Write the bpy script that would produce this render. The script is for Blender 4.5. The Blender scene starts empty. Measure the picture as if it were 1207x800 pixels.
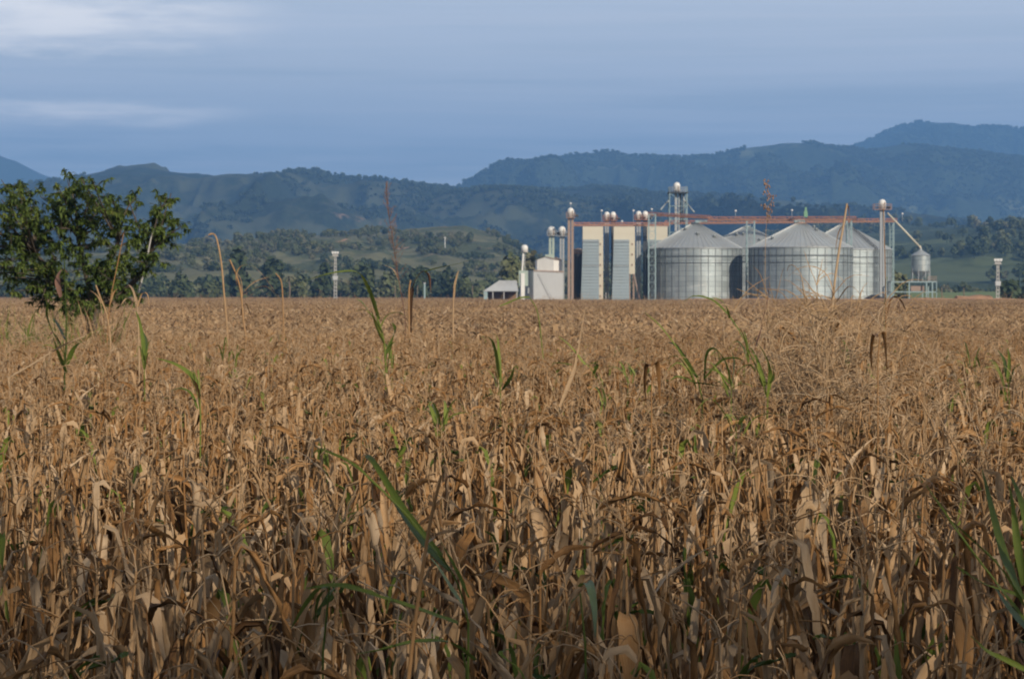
import bpy, bmesh, math, random
import numpy as np
from mathutils import Vector, Matrix, Quaternion

SC = bpy.context.scene
COL = SC.collection
R = math.radians

# ------------------------------------------------------------------ camera
F = 2815.0            # focal length in pixels of the 1207 px wide photograph
CAMZ, HY = 2.7, 347.5  # camera height, horizon row
cam = bpy.data.cameras.new('camera')
cam.sensor_width = 36.0
cam.lens = F / 1207.0 * 36.0
cam.clip_start, cam.clip_end = 0.2, 40000.0
cam.dof.use_dof = True
cam.dof.focus_distance = 11.0
cam.dof.aperture_fstop = 14.0
cam_o = bpy.data.objects.new('camera', cam)
cam_o.location = (0, 0, CAMZ)
cam_o.rotation_euler = (R(90) - math.atan((400 - HY) / F), 0, 0)
COL.objects.link(cam_o)
SC.camera = cam_o

# ------------------------------------------------------------------ sky + sun
SUN_AZ, SUN_EL = 34.0, 25.0      # behind the camera, to the right
world = bpy.data.worlds.new('World')
SC.world = world
world.use_nodes = True
wn, wl = world.node_tree.nodes, world.node_tree.links
wn.clear()
w_out = wn.new('ShaderNodeOutputWorld')
w_bg = wn.new('ShaderNodeBackground')
w_bg.inputs['Strength'].default_value = 0.128
sky = wn.new('ShaderNodeTexSky')
sky.sky_type = 'NISHITA'
sky.sun_disc = False
sky.sun_elevation = R(SUN_EL)
sky.sun_rotation = R(180 - SUN_AZ)
sky.air_density, sky.dust_density, sky.ozone_density = 1.0, 0.3, 3.0


def wmath(op, a, b=None, c=None):
    n = wn.new('ShaderNodeMath')
    n.operation = op
    for i, v in enumerate((a, b, c)):
        if v is None:
            continue
        if isinstance(v, (int, float)):
            n.inputs[i].default_value = v
        else:
            wl.new(v, n.inputs[i])
    return n.outputs[0]


def wmix(fac, a, b):
    n = wn.new('ShaderNodeMix')
    n.data_type = 'RGBA'
    for s, v in ((n.inputs[0], fac), (n.inputs[6], a), (n.inputs[7], b)):
        if isinstance(v, (int, float)):
            s.default_value = v
        elif isinstance(v, tuple):
            s.default_value = v
        else:
            wl.new(v, s)
    return n.outputs[2]


tc = wn.new('ShaderNodeTexCoord')
sep = wn.new('ShaderNodeSeparateXYZ')
wl.new(tc.outputs['Generated'], sep.inputs[0])
sx, sy_, sz = sep.outputs


def wnoise(kx, kz, scale, detail, off, rough=0.55):
    cmb = wn.new('ShaderNodeCombineXYZ')
    wl.new(wmath('MULTIPLY', sx, kx), cmb.inputs[0])
    wl.new(wmath('MULTIPLY', sz, kz), cmb.inputs[2])
    cmb.inputs[1].default_value = off
    n = wn.new('ShaderNodeTexNoise')
    n.inputs['Scale'].default_value = scale
    n.inputs['Detail'].default_value = detail
    n.inputs['Roughness'].default_value = rough
    wl.new(cmb.outputs[0], n.inputs['Vector'])
    return n.outputs['Fac']


def wrange(v, a, b, c=0.0, d=1.0):
    n = wn.new('ShaderNodeMapRange')
    n.interpolation_type = 'SMOOTHSTEP'
    wl.new(v, n.inputs[0])
    for i, q in enumerate((a, b, c, d)):
        n.inputs[i + 1].default_value = q
    return n.outputs[0]


SKYK = 1.0
veil = wrange(wnoise(3, 75, 1.0, 8, 3.1, 0.62), 0.36, 0.60)              # thin stratus sheets
fine = wrange(wnoise(6, 230, 1.0, 7, 9.7, 0.64), 0.40, 0.66)
broad = wrange(wnoise(2.2, 30, 1.0, 4, 15.3), 0.35, 0.68)
high = wrange(sz, 0.040, 0.118)                                         # the veil thickens overhead
base = wmix(high, (2.4, 2.85, 3.35, 1), (4.95, 5.15, 5.35, 1))
base = wmix(wmath('MULTIPLY', broad, 0.75), base, (4.45, 4.7, 5.0, 1))
base = wmix(wmath('MULTIPLY', veil, 0.6), base, (5.3, 5.45, 5.8, 1))
base = wmix(wmath('MULTIPLY', fine, 0.38), base, (5.9, 5.85, 6.0, 1))


def bank(cx, cz, rx, rz, warp):
    """a soft long cloud bank round a direction of the sky"""
    w = wnoise(11, 46, 1.0, 7, warp, 0.62)
    dz = wmath('ADD', wmath('SUBTRACT', sz, cz), wmath('MULTIPLY', wmath('SUBTRACT', w, 0.5), rz * 3.2))
    a = wmath('DIVIDE', wmath('SUBTRACT', sx, cx), rx)
    b = wmath('DIVIDE', dz, rz)
    d = wmath('ADD', wmath('MULTIPLY', a, a), wmath('MULTIPLY', b, b))
    return wmath('MULTIPLY', wrange(d, 2.4, 0.0), wrange(wnoise(18, 130, 1.0, 6, warp + 5), 0.25, 0.62))


b1 = bank(-0.215, 0.112, 0.085, 0.011, 21.0)
b2 = bank(-0.205, 0.0745, 0.070, 0.0050, 33.0)
b3 = bank(-0.17, 0.066, 0.14, 0.010, 47.0)
base = wmix(wmath('MULTIPLY', b3, 0.7), base, (5.0, 5.2, 5.5, 1))
base = wmix(b1, base, (9.8, 9.1, 8.3, 1))
base = wmix(b2, base, (9.6, 9.0, 8.4, 1))
# the veiled sky of the photograph stands low over the hills; overhead a toned Nishita sky takes over
low = wrange(sz, 0.16, 0.42, 1.0, 0.0)
over = wmix(0.65, sky.outputs[0], (2.25, 2.15, 2.0, 1))                # unseen overhead veil, toned warm grey to keep the shade from turning blue
final = wmix(wmath('MULTIPLY', low, 0.92), over, base)
wl.new(final, w_bg.inputs['Color'])
wl.new(w_bg.outputs[0], w_out.inputs['Surface'])

sun = bpy.data.lights.new('sun', 'SUN')
sun.energy = 3.9
sun.angle = R(0.6)
sun.color = (1.0, 0.88, 0.72)
sun_o = bpy.data.objects.new('sun', sun)
sv = Vector((math.sin(R(SUN_AZ)) * math.cos(R(SUN_EL)), -math.cos(R(SUN_AZ)) * math.cos(R(SUN_EL)), math.sin(R(SUN_EL))))
sun_o.rotation_euler = sv.to_track_quat('Z', 'Y').to_euler()
COL.objects.link(sun_o)

vs = SC.view_settings
vs.view_transform = 'Standard'
vs.look = 'None'
vs.exposure = 0.5
vs.gamma = 1.0
vs.use_curve_mapping = False
cy = SC.cycles
cy.max_bounces = 6
cy.diffuse_bounces = 3
cy.glossy_bounces = 2
cy.transmission_bounces = 2
cy.volume_bounces = 0
cy.transparent_max_bounces = 8
cy.caustics_reflective = False
cy.caustics_refractive = False
cy.filter_width = 1.9

# ------------------------------------------------------------------ helpers


def X(px, D):
    return (px - 603.5) / F * D


def Z(py, D):
    return CAMZ + (HY - py) / F * D


def P(px, py, D):
    return Vector((X(px, D), D, Z(py, D)))


def tag(o, label=None, cat=None, group=None, kind=None):
    for k, v in (('label', label), ('category', cat), ('group', group), ('kind', kind)):
        if v:
            o[k] = v
    return o


def thing(name, label, cat, loc=(0, 0, 0), group=None, rz=0.0):
    o = bpy.data.objects.new(name, None)
    o.empty_display_size = 0.2
    COL.objects.link(o)
    o.location = loc
    o.rotation_euler = (0, 0, rz)
    return tag(o, label, cat, group)


class MB:
    """collects boxes, bars, tubes and strips, and links them as one mesh object"""

    def __init__(s):
        s.v, s.f, s.m, s.a = [], [], [], []
        s.sm = []

    def add(s, vs_, fs, mi=0, smooth=False, att=0.0):
        n = len(s.v)
        s.v += [tuple(p) for p in vs_]
        s.f += [tuple(i + n for i in f) for f in fs]
        s.m += [mi] * len(fs)
        s.sm += [smooth] * len(fs)
        s.a += [att] * len(fs)
        return s

    def box(s, x0, x1, y0, y1, z0, z1, mi=0):
        v = [(x, y, z) for z in (z0, z1) for y in (y0, y1) for x in (x0, x1)]
        return s.add(v, [(0, 2, 3, 1), (4, 5, 7, 6), (0, 1, 5, 4), (2, 6, 7, 3), (0, 4, 6, 2), (1, 3, 7, 5)], mi)

    def bar(s, a, b, w, h=None, mi=0):
        """a rectangular bar from a to b"""
        a, b = Vector(a), Vector(b)
        h = h or w
        t = (b - a).normalized()
        up = Vector((0, 0, 1)) if abs(t.z) < 0.95 else Vector((0, 1, 0))
        sd = t.cross(up).normalized() * w / 2
        nn = sd.cross(t).normalized() * h / 2
        v = [p + i * sd + j * nn for p in (a, b) for i, j in ((-1, -1), (1, -1), (1, 1), (-1, 1))]
        return s.add(v, [(0, 1, 2, 3), (7, 6, 5, 4), (0, 4, 5, 1), (1, 5, 6, 2), (2, 6, 7, 3), (3, 7, 4, 0)], mi)

    def tube(s, pts, rad, n=8, mi=0, att=0.0, cap=True):
        pts = [Vector(p) for p in pts]
        if not isinstance(rad, (list, tuple)):
            rad = [rad] * len(pts)
        v, f = [], []
        prev = None
        for i, p in enumerate(pts):
            t = (pts[min(i + 1, len(pts) - 1)] - pts[max(i - 1, 0)]).normalized()
            ref = prev if prev is not None else (Vector((1, 0, 0)) if abs(t.x) < 0.8 else Vector((0, 1, 0)))
            a = (ref - t * ref.dot(t)).normalized()
            b = t.cross(a)
            prev = a
            for k in range(n):
                q = 2 * math.pi * k / n
                v.append(p + (a * math.cos(q) + b * math.sin(q)) * rad[i])
        for i in range(len(pts) - 1):
            for k in range(n):
                k2 = (k + 1) % n
                f.append((i * n + k, i * n + k2, (i + 1) * n + k2, (i + 1) * n + k))
        if cap:
            f.append(tuple(range(n - 1, -1, -1)))
            f.append(tuple((len(pts) - 1) * n + k for k in range(n)))
        return s.add(v, f, mi, True, att)

    def lathe(s, prof, c=(0, 0), n=32, mi=0, smooth=True, a0=0.0, a1=2 * math.pi, cap=True):
        """prof = [(radius, z)...] round a vertical axis through c"""
        v, f = [], []
        full = abs(a1 - a0 - 2 * math.pi) < 1e-6
        m = n if full else n + 1
        for r, z in prof:
            for k in range(m):
                q = a0 + (a1 - a0) * k / n
                v.append((c[0] + r * math.cos(q), c[1] + r * math.sin(q), z))
        for i in range(len(prof) - 1):
            for k in range(n):
                k2 = (k + 1) % m
                f.append((i * m + k, i * m + k2, (i + 1) * m + k2, (i + 1) * m + k))
        if full and cap:
            f.append(tuple(range(m - 1, -1, -1)))
            f.append(tuple((len(prof) - 1) * m + k for k in range(m)))
        return s.add(v, f, mi, smooth)

    def prism(s, poly, y0, y1, mi=0):
        """poly in x,z extruded from y0 to y1"""
        n = len(poly)
        v = [(x, y0, z) for x, z in poly] + [(x, y1, z) for x, z in poly]
        f = [tuple(range(n)), tuple(range(2 * n - 1, n - 1, -1))]
        for i in range(n):
            j = (i + 1) % n
            f.append((i, i + n, j + n, j))
        return s.add(v, f, mi)

    def mesh(s, name, mats):
        me = bpy.data.meshes.new(name)
        me.from_pydata(s.v, [], s.f)
        for m in (mats if isinstance(mats, (list, tuple)) else [mats]):
            me.materials.append(m)
        me.polygons.foreach_set('material_index', s.m)
        me.polygons.foreach_set('use_smooth', s.sm)
        if any(s.a):
            at_ = me.attributes.new('tone', 'FLOAT', 'FACE')
            at_.data.foreach_set('value', s.a)
        me.update()
        return me

    def build(s, name, mats, parent=None):
        o = bpy.data.objects.new(name, s.mesh(name, mats))
        COL.objects.link(o)
        if parent is not None:
            o.parent = parent
        return o


# vectorised value noise -------------------------------------------------
def _hash(ix, iy, seed):
    h = (ix.astype(np.int64) * 374761393 + iy.astype(np.int64) * 668265263 + seed * 974711) & 0xFFFFFFFF
    h = ((h ^ (h >> 13)) * 1274126177) & 0xFFFFFFFF
    return ((h ^ (h >> 16)) & 0xFFFFFF) / float(0xFFFFFF)


def vnoise(x, y, seed=0):
    x, y = np.asarray(x, float), np.asarray(y, float)
    ix, iy = np.floor(x), np.floor(y)
    fx, fy = x - ix, y - iy
    fx, fy = fx * fx * fx * (fx * (fx * 6 - 15) + 10), fy * fy * fy * (fy * (fy * 6 - 15) + 10)
    a, b = _hash(ix, iy, seed), _hash(ix + 1, iy, seed)
    c, d = _hash(ix, iy + 1, seed), _hash(ix + 1, iy + 1, seed)
    return (a + (b - a) * fx) * (1 - fy) + (c + (d - c) * fx) * fy


def fbm(x, y, octv=5, seed=0, gain=0.5):
    t, amp, tot = 0.0, 1.0, 0.0
    for i in range(octv):
        t = t + amp * vnoise(x * 2 ** i + 13.7 * i, y * 2 ** i - 7.1 * i, seed + i)
        tot += amp
        amp *= gain
    return t / tot


def ridged(x, y, octv=4, seed=0):
    t, amp, tot = 0.0, 1.0, 0.0
    for i in range(octv):
        n = 1 - np.abs(2 * vnoise(x * 2 ** i + 5.3 * i, y * 2 ** i + 9.1 * i, seed + i) - 1)
        t = t + amp * n * n
        tot += amp
        amp *= 0.5
    return t / tot


# ------------------------------------------------------------------ materials
class NT:
    def __init__(s, name):
        s.m = bpy.data.materials.new(name)
        s.m.use_nodes = True
        s.n, s.l = s.m.node_tree.nodes, s.m.node_tree.links
        s.n.clear()
        s.out = s.n.new('ShaderNodeOutputMaterial')
        s.p = s.n.new('ShaderNodeBsdfPrincipled')
        s.l.new(s.p.outputs[0], s.out.inputs['Surface'])

    def set(s, sock, v):
        if isinstance(v, (int, float)):
            sock.default_value = v
        elif isinstance(v, tuple):
            sock.default_value = v if len(v) == 4 or sock.type == 'VECTOR' else (*v, 1)
        else:
            s.l.new(v, sock)

    def coord(s, which='Object', scale=(1, 1, 1), loc=(0, 0, 0)):
        t = s.n.new('ShaderNodeTexCoord')
        mp = s.n.new('ShaderNodeMapping')
        mp.inputs['Scale'].default_value = scale
        mp.inputs['Location'].default_value = loc
        s.l.new(t.outputs[which], mp.inputs[0])
        return mp.outputs[0]

    def pos(s, scale=(1, 1, 1)):
        g = s.n.new('ShaderNodeNewGeometry')
        mp = s.n.new('ShaderNodeMapping')
        mp.inputs['Scale'].default_value = scale
        s.l.new(g.outputs['Position'], mp.inputs[0])
        return mp.outputs[0]

    def noise(s, vec, scale=1.0, detail=4.0, rough=0.55, out='Fac'):
        n = s.n.new('ShaderNodeTexNoise')
        s.set(n.inputs['Vector'], vec)
        n.inputs['Scale'].default_value = scale
        n.inputs['Detail'].default_value = detail
        n.inputs['Roughness'].default_value = rough
        return n.outputs[out]

    def ramp(s, fac, stops, interp='LINEAR'):
        n = s.n.new('ShaderNodeValToRGB')
        n.color_ramp.interpolation = interp
        els = n.color_ramp.elements
        while len(els) < len(stops):
            els.new(0.5)
        for e, (p, c) in zip(els, stops):
            e.position = p
            e.color = (*c, 1) if len(c) == 3 else c
        s.set(n.inputs[0], fac)
        return n.outputs[0]

    def mix(s, fac, a, b, mode='MIX'):
        n = s.n.new('ShaderNodeMix')
        n.data_type = 'RGBA'
        n.blend_type = mode
        s.set(n.inputs[0], fac)
        s.set(n.inputs[6], a)
        s.set(n.inputs[7], b)
        return n.outputs[2]

    def math(s, op, a, b=0.0):
        n = s.n.new('ShaderNodeMath')
        n.operation = op
        s.set(n.inputs[0], a)
        s.set(n.inputs[1], b)
        return n.outputs[0]

    def rng(s, v, a, b, c=0.0, d=1.0):
        n = s.n.new('ShaderNodeMapRange')
        s.set(n.inputs[0], v)
        for i, q in enumerate((a, b, c, d)):
            n.inputs[i + 1].default_value = q
        return n.outputs[0]

    def attr(s, name, out='Fac'):
        n = s.n.new('ShaderNodeAttribute')
        n.attribute_name = name
        return n.outputs[out]

    def rand(s):
        return s.n.new('ShaderNodeObjectInfo').outputs['Random']

    def bump(s, h, strength=0.3, dist=0.02):
        n = s.n.new('ShaderNodeBump')
        n.inputs['Strength'].default_value = strength
        n.inputs['Distance'].default_value = dist
        s.set(n.inputs['Height'], h)
        s.l.new(n.outputs[0], s.p.inputs['Normal'])

    def fin(s, col=None, rough=0.7, metal=0.0, spec=0.4):
        if col is not None:
            s.set(s.p.inputs['Base Color'], col)
        s.set(s.p.inputs['Roughness'], rough)
        s.p.inputs['Metallic'].default_value = metal
        s.p.inputs['Specular IOR Level'].default_value = spec
        return s.m


def painted(name, col, rough=0.55, metal=0.0, dirt=(0.16, 0.12, 0.08), amount=0.35, scale=1.2):
    """paint or sheet metal with vertical streaks of grime"""
    t = NT(name)
    n1 = t.noise(t.coord('Object', (1, 1, 0.25)), scale, 6, 0.65)
    n2 = t.noise(t.coord('Object', (3, 3, 0.12)), scale * 2.0, 4)
    f = t.math('MULTIPLY', t.rng(n1, 0.42, 0.75), t.rng(n2, 0.3, 0.7))
    c = t.mix(t.math('MULTIPLY', f, amount), col, dirt)
    c = t.mix(t.rng(t.noise(t.coord('Object'), 0.35, 3), 0.3, 0.7, 0.0, 0.25), c, tuple(x * 0.7 for x in col))
    return t.fin(c, rough, metal)


def galvanised(name, col, rough=0.42, metal=0.75):
    """weathered zinc sheet: panels of slightly different grey in rings, some bright, streaked"""
    t = NT(name)
    tcn = t.n.new('ShaderNodeTexCoord')
    sp = t.n.new('ShaderNodeSeparateXYZ')
    t.l.new(tcn.outputs['Object'], sp.inputs[0])
    ang = t.math('ARCTAN2', sp.outputs[1], sp.outputs[0])
    cb = t.n.new('ShaderNodeCombineXYZ')
    t.set(cb.inputs[0], t.math('FLOOR', t.math('MULTIPLY', ang, 24 / (2 * math.pi))))
    t.set(cb.inputs[1], t.math('FLOOR', t.math('MULTIPLY', sp.outputs[2], 0.9)))
    wn_ = t.n.new('ShaderNodeTexWhiteNoise')
    t.l.new(cb.outputs[0], wn_.inputs['Vector'])
    v = wn_.outputs['Value']
    ring = t.n.new('ShaderNodeTexWhiteNoise')
    ring.noise_dimensions = '1D'
    t.set(ring.inputs['W'], t.math('FLOOR', t.math('MULTIPLY', sp.outputs[2], 0.9)))
    fac = t.math('ADD', t.math('MULTIPLY', v, 0.6), t.math('MULTIPLY', ring.outputs['Value'], 0.4))
    c = t.ramp(fac, [(0.0, tuple(x * 0.78 for x in col)), (0.75, col), (0.95, tuple(min(1, x * 1.2) for x in col))])
    st = t.noise(t.coord('Object', (1.6, 1.6, 0.08)), 1.0, 5, 0.6)
    c = t.mix(t.rng(st, 0.5, 0.8, 0.0, 0.45), c, (0.30, 0.25, 0.19))
    r = t.rng(v, 0, 1, rough - 0.08, rough + 0.1)
    seam = t.math('FRACT', t.math('MULTIPLY', sp.outputs[2], 0.9))     # bolted ring joints
    c = t.mix(t.math('MULTIPLY', t.math('LESS_THAN', seam, 0.09), 0.55), c, (0.10, 0.11, 0.115))
    pt = t.noise(t.coord('Object', (0.25, 0.25, 0.9)), 1.0, 5, 0.6)    # chalky bright patches
    c = t.mix(t.rng(pt, 0.56, 0.70, 0.0, 0.45), c, (0.50, 0.53, 0.53))
    return t.fin(c, r, metal)


M = {}
M['zinc'] = galvanised('zinc_sheet', (0.31, 0.355, 0.36), 0.5, 0.45)
M['zinc_roof'] = painted('zinc_roof', (0.38, 0.405, 0.405), 0.5, 0.5, (0.30, 0.24, 0.17), 0.5, 0.35)
t = NT('zinc_roof_with_rust')
gx = t.n.new('ShaderNodeTexCoord')
sq = t.n.new('ShaderNodeSeparateXYZ')
t.l.new(gx.outputs['Object'], sq.inputs[0])
rn = t.noise(t.coord('Object', (0.5, 0.5, 0.5)), 1.0, 5, 0.65)
rr_ = t.math('ADD', t.rng(sq.outputs[2], 15.0, 18.5), t.math('MULTIPLY', t.math('SUBTRACT', rn, 0.5), 1.6))
n1_ = t.noise(t.coord('Object', (1, 1, 0.25)), 0.35, 6, 0.65)
cz_ = t.mix(t.rng(n1_, 0.42, 0.75, 0, 0.4), (0.38, 0.405, 0.405), (0.30, 0.24, 0.17))
M['roof_rusty'] = t.fin(t.mix(t.rng(rr_, 0.72, 0.95, 0.0, 0.8), cz_, (0.34, 0.20, 0.09)), 0.5, 0.4)
M['zinc_rib'] = painted('zinc_rib', (0.19, 0.215, 0.22), 0.6, 0.3)
M['zinc_dull'] = painted('zinc_dull', (0.30, 0.33, 0.33), 0.55, 0.4)
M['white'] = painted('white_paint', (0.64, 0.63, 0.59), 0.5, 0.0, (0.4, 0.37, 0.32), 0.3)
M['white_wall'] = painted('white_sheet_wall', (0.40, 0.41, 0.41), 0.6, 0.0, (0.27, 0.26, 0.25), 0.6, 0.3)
M['cream'] = painted('cream_sheet', (0.50, 0.465, 0.37), 0.6, 0.0, (0.35, 0.24, 0.13), 0.4, 0.4)
M['rust'] = painted('red_oxide_paint', (0.33, 0.15, 0.105), 0.65, 0.0, (0.25, 0.14, 0.09), 0.5)
M['rust_pale'] = painted('faded_red_paint', (0.32, 0.20, 0.15), 0.65)
M['teal'] = painted('pale_blue_paint', (0.24, 0.33, 0.34), 0.55)
M['dark'] = painted('dark_steel', (0.045, 0.05, 0.055), 0.6, 0.2)
M['leg_green'] = painted('grey_green_paint', (0.30, 0.36, 0.31), 0.6)
M['leg_grey'] = painted('grey_paint', (0.30, 0.32, 0.33), 0.6, 0.2)
M['leg_brown'] = painted('brown_paint', (0.26, 0.19, 0.15), 0.65)
M['louvre'] = painted('louvre_metal', (0.20, 0.245, 0.265), 0.5, 0.45)
M['concrete'] = painted('pale_concrete', (0.36, 0.35, 0.33), 0.8)
M['wood'] = painted('brown_timber', (0.20, 0.12, 0.07), 0.8)
M['grain'] = painted('brown_sacks', (0.24, 0.14, 0.08), 0.85)
M['glass'] = NT('dark_glass').fin((0.03, 0.035, 0.04), 0.1)
M['rubber'] = NT('rubber').fin((0.02, 0.02, 0.02), 0.8)
M['car_paint'] = NT('black_car_paint').fin((0.02, 0.02, 0.024), 0.3)
M['lamp_white'] = NT('white_lamp_housing').fin((0.6, 0.6, 0.58), 0.4)


def leaf_mat(name, stops, transl=0.18, rough=0.6, vein=True, by_object=0.25):
    """a blade or leaf: colour from the leaf's own tone, streaks along it, light through it"""
    t = NT(name)
    uv = t.n.new('ShaderNodeUVMap')
    mp = t.n.new('ShaderNodeMapping')
    mp.inputs['Scale'].default_value = (9.0, 0.9, 1)
    t.l.new(uv.outputs[0], mp.inputs[0])
    st = t.noise(mp.outputs[0], 2.2, 3, 0.7)
    mot = t.noise(t.coord('Object'), 22.0, 3, 0.7)
    tone = t.attr('tone')
    fac = t.math('ADD', tone, t.math('MULTIPLY', t.math('SUBTRACT', t.rand(), 0.5), by_object))
    fac = t.math('ADD', fac, t.math('MULTIPLY', t.math('SUBTRACT', st, 0.5), 0.42))
    fac = t.math('ADD', fac, t.math('MULTIPLY', t.math('SUBTRACT', mot, 0.5), 0.25))
    c = t.ramp(fac, stops)
    t.fin(c, rough, 0.0, 0.12)
    if vein:
        t.bump(st, 0.5, 0.004)
    tr = t.n.new('ShaderNodeBsdfTranslucent')
    t.l.new(c, tr.inputs['Color'])
    mx = t.n.new('ShaderNodeMixShader')
    mx.inputs[0].default_value = transl
    t.l.new(t.p.outputs[0], mx.inputs[1])
    t.l.new(tr.outputs[0], mx.inputs[2])
    t.l.new(mx.outputs[0], t.out.inputs['Surface'])
    return t.m


DRY = [(0.0, (0.040, 0.023, 0.014)), (0.16, (0.12, 0.060, 0.024)), (0.34, (0.285, 0.148, 0.054)),
       (0.58, (0.36, 0.232, 0.122)), (0.82, (0.42, 0.30, 0.185)), (1.0, (0.46, 0.34, 0.22))]
DRY_FAR = [(0.0, (0.05, 0.032, 0.022)), (0.16, (0.13, 0.075, 0.04)), (0.34, (0.26, 0.155, 0.078)),
           (0.58, (0.37, 0.245, 0.132)), (0.82, (0.43, 0.305, 0.187)), (1.0, (0.45, 0.34, 0.225))]
M['dry'] = leaf_mat('dry_maize_leaf', DRY)
M['dry_far'] = leaf_mat('dry_maize_leaf_far', DRY_FAR, 0.15, 0.7, False)
M['green'] = leaf_mat('green_blade', [(0.0, (0.030, 0.050, 0.012)), (0.4, (0.095, 0.13, 0.024)), (0.75, (0.17, 0.205, 0.04)),
                                      (1.0, (0.26, 0.28, 0.08))], 0.3, 0.45)
M['tree_leaf'] = leaf_mat('tree_leaf', [(0.0, (0.018, 0.030, 0.008)), (0.5, (0.072, 0.108, 0.024)), (0.85, (0.135, 0.17, 0.04)),
                                        (1.0, (0.15, 0.15, 0.04))], 0.25, 0.5, False)
M['red_weed'] = leaf_mat('reddish_dry_weed', [(0.0, (0.08, 0.038, 0.028)), (0.5, (0.17, 0.095, 0.068)), (1.0, (0.30, 0.20, 0.14))], 0.1, 0.7, False)
M['bark'] = painted('grey_brown_bark', (0.16, 0.12, 0.085), 0.9)
M['bark_dark'] = painted('dark_bark', (0.07, 0.055, 0.04), 0.9)


def foliage_mat(name, dark, mid, light):
    t = NT(name)
    f = t.math('ADD', t.attr('tone'), t.math('MULTIPLY', t.math('SUBTRACT', t.rand(), 0.5), 0.7))
    c = t.ramp(f, [(0.0, dark), (0.5, mid), (1.0, light)])
    return t.fin(c, 0.75, 0.0, 0.2)


M['fol_dark'] = foliage_mat('dark_foliage', (0.028, 0.040, 0.018), (0.045, 0.062, 0.027), (0.07, 0.085, 0.035))
M['fol_olive'] = foliage_mat('olive_foliage', (0.055, 0.068, 0.028), (0.085, 0.098, 0.042), (0.125, 0.125, 0.058))
M['fol_far'] = foliage_mat('far_foliage', (0.030, 0.042, 0.020), (0.036, 0.050, 0.024), (0.045, 0.060, 0.028))
M['fol_pale'] = foliage_mat('pale_foliage', (0.085, 0.09, 0.05), (0.12, 0.12, 0.066), (0.17, 0.155, 0.09))


def hill_mat(name, forest, grass, soil, scale, cover, soil_cut):
    """wooded slopes with clearings of grass and a few bare scars"""
    t = NT(name)
    ps = t.pos((scale, scale, scale * 1.5))
    big = t.noise(ps, 1.0, 6, 0.6)
    mid_ = t.noise(ps, 6.0, 5, 0.65)
    tree_ = t.noise(ps, 60.0, 3, 0.6)
    fc = t.mix(t.rng(tree_, 0.35, 0.65), tuple(x * 0.55 for x in forest), tuple(x * 1.35 for x in forest))
    gc = t.mix(t.rng(mid_, 0.35, 0.65), tuple(x * 0.75 for x in grass), grass)
    g = t.rng(t.math('ADD', big, t.math('MULTIPLY', t.math('SUBTRACT', mid_, 0.5), 0.35)), cover, cover + 0.06)
    c = t.mix(g, fc, gc)
    s2 = t.noise(ps, 2.7, 6, 0.7)
    c = t.mix(t.rng(s2, soil_cut, soil_cut + 0.04), c, soil)
    t.fin(c, 0.9, 0.0, 0.1)
    return t.m


M['hill_near'] = hill_mat('near_wooded_slope', (0.075, 0.086, 0.040), (0.150, 0.145, 0.075), (0.36, 0.21, 0.12), 1 / 110.0, 0.45, 0.62)
M['hill_low'] = hill_mat('low_green_slope', (0.045, 0.060, 0.026), (0.100, 0.122, 0.056), (0.34, 0.20, 0.11), 1 / 260.0, 0.49, 0.74)
M['hill_mid'] = hill_mat('shade_toned_forest_slope', (0.022, 0.031, 0.016), (0.062, 0.070, 0.038), (0.17, 0.12, 0.08), 1 / 330.0, 0.545, 0.66)  # forest colour darkened to stand in for cloud shadow on this range
M['hill_far'] = hill_mat('far_forest_slope', (0.032, 0.045, 0.022), (0.115, 0.125, 0.058), (0.28, 0.19, 0.12), 1 / 480.0, 0.60, 0.70)

t = NT('field_soil')
n_ = t.noise(t.pos(), 1.5, 6, 0.7)
M['soil'] = t.fin(t.ramp(n_, [(0.3, (0.055, 0.038, 0.026)), (0.55, (0.13, 0.085, 0.052)), (0.75, (0.24, 0.165, 0.095))]), 0.95)
t = NT('red_earth')
n_ = t.noise(t.pos((0.3, 0.3, 1)), 1.5, 6, 0.7)
M['earth'] = t.fin(t.ramp(n_, [(0.3, (0.20, 0.105, 0.055)), (0.6, (0.36, 0.20, 0.11)), (0.8, (0.30, 0.20, 0.10))]), 0.95)
t = NT('valley_grass')
n_ = t.noise(t.pos(), 0.02, 8, 0.65)
M['valley'] = t.fin(t.ramp(n_, [(0.3, (0.05, 0.065, 0.025)), (0.55, (0.10, 0.12, 0.045)), (0.75, (0.17, 0.15, 0.07))]), 0.95)
t = NT('pasture_grass')
n_ = t.noise(t.pos((0.2, 0.2, 0.6)), 1.2, 6, 0.7)
M['pasture'] = t.fin(t.ramp(n_, [(0.3, (0.08, 0.11, 0.035)), (0.6, (0.13, 0.17, 0.05)), (0.8, (0.22, 0.19, 0.08))]), 0.95)

# ------------------------------------------------------------------ ground and hills
g = MB()
g.add([(-4300, -300, -0.05), (4300, -300, -0.05), (4300, 14600, -0.05), (-4300, 14600, -0.05)], [(0, 1, 2, 3)])
tag(g.build('ground', M['valley']), kind='structure')
g = MB()
g.add([(-320, -40, 0.0), (250, -40, 0.0), (250, 505, 0.0), (-8, 505, 0.0), (-8, 905, 0.0), (-320, 905, 0.0)],
      [(0, 1, 2, 3), (0, 3, 4, 5)])
tag(g.build('field_soil', M['soil']), kind='structure')


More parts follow.
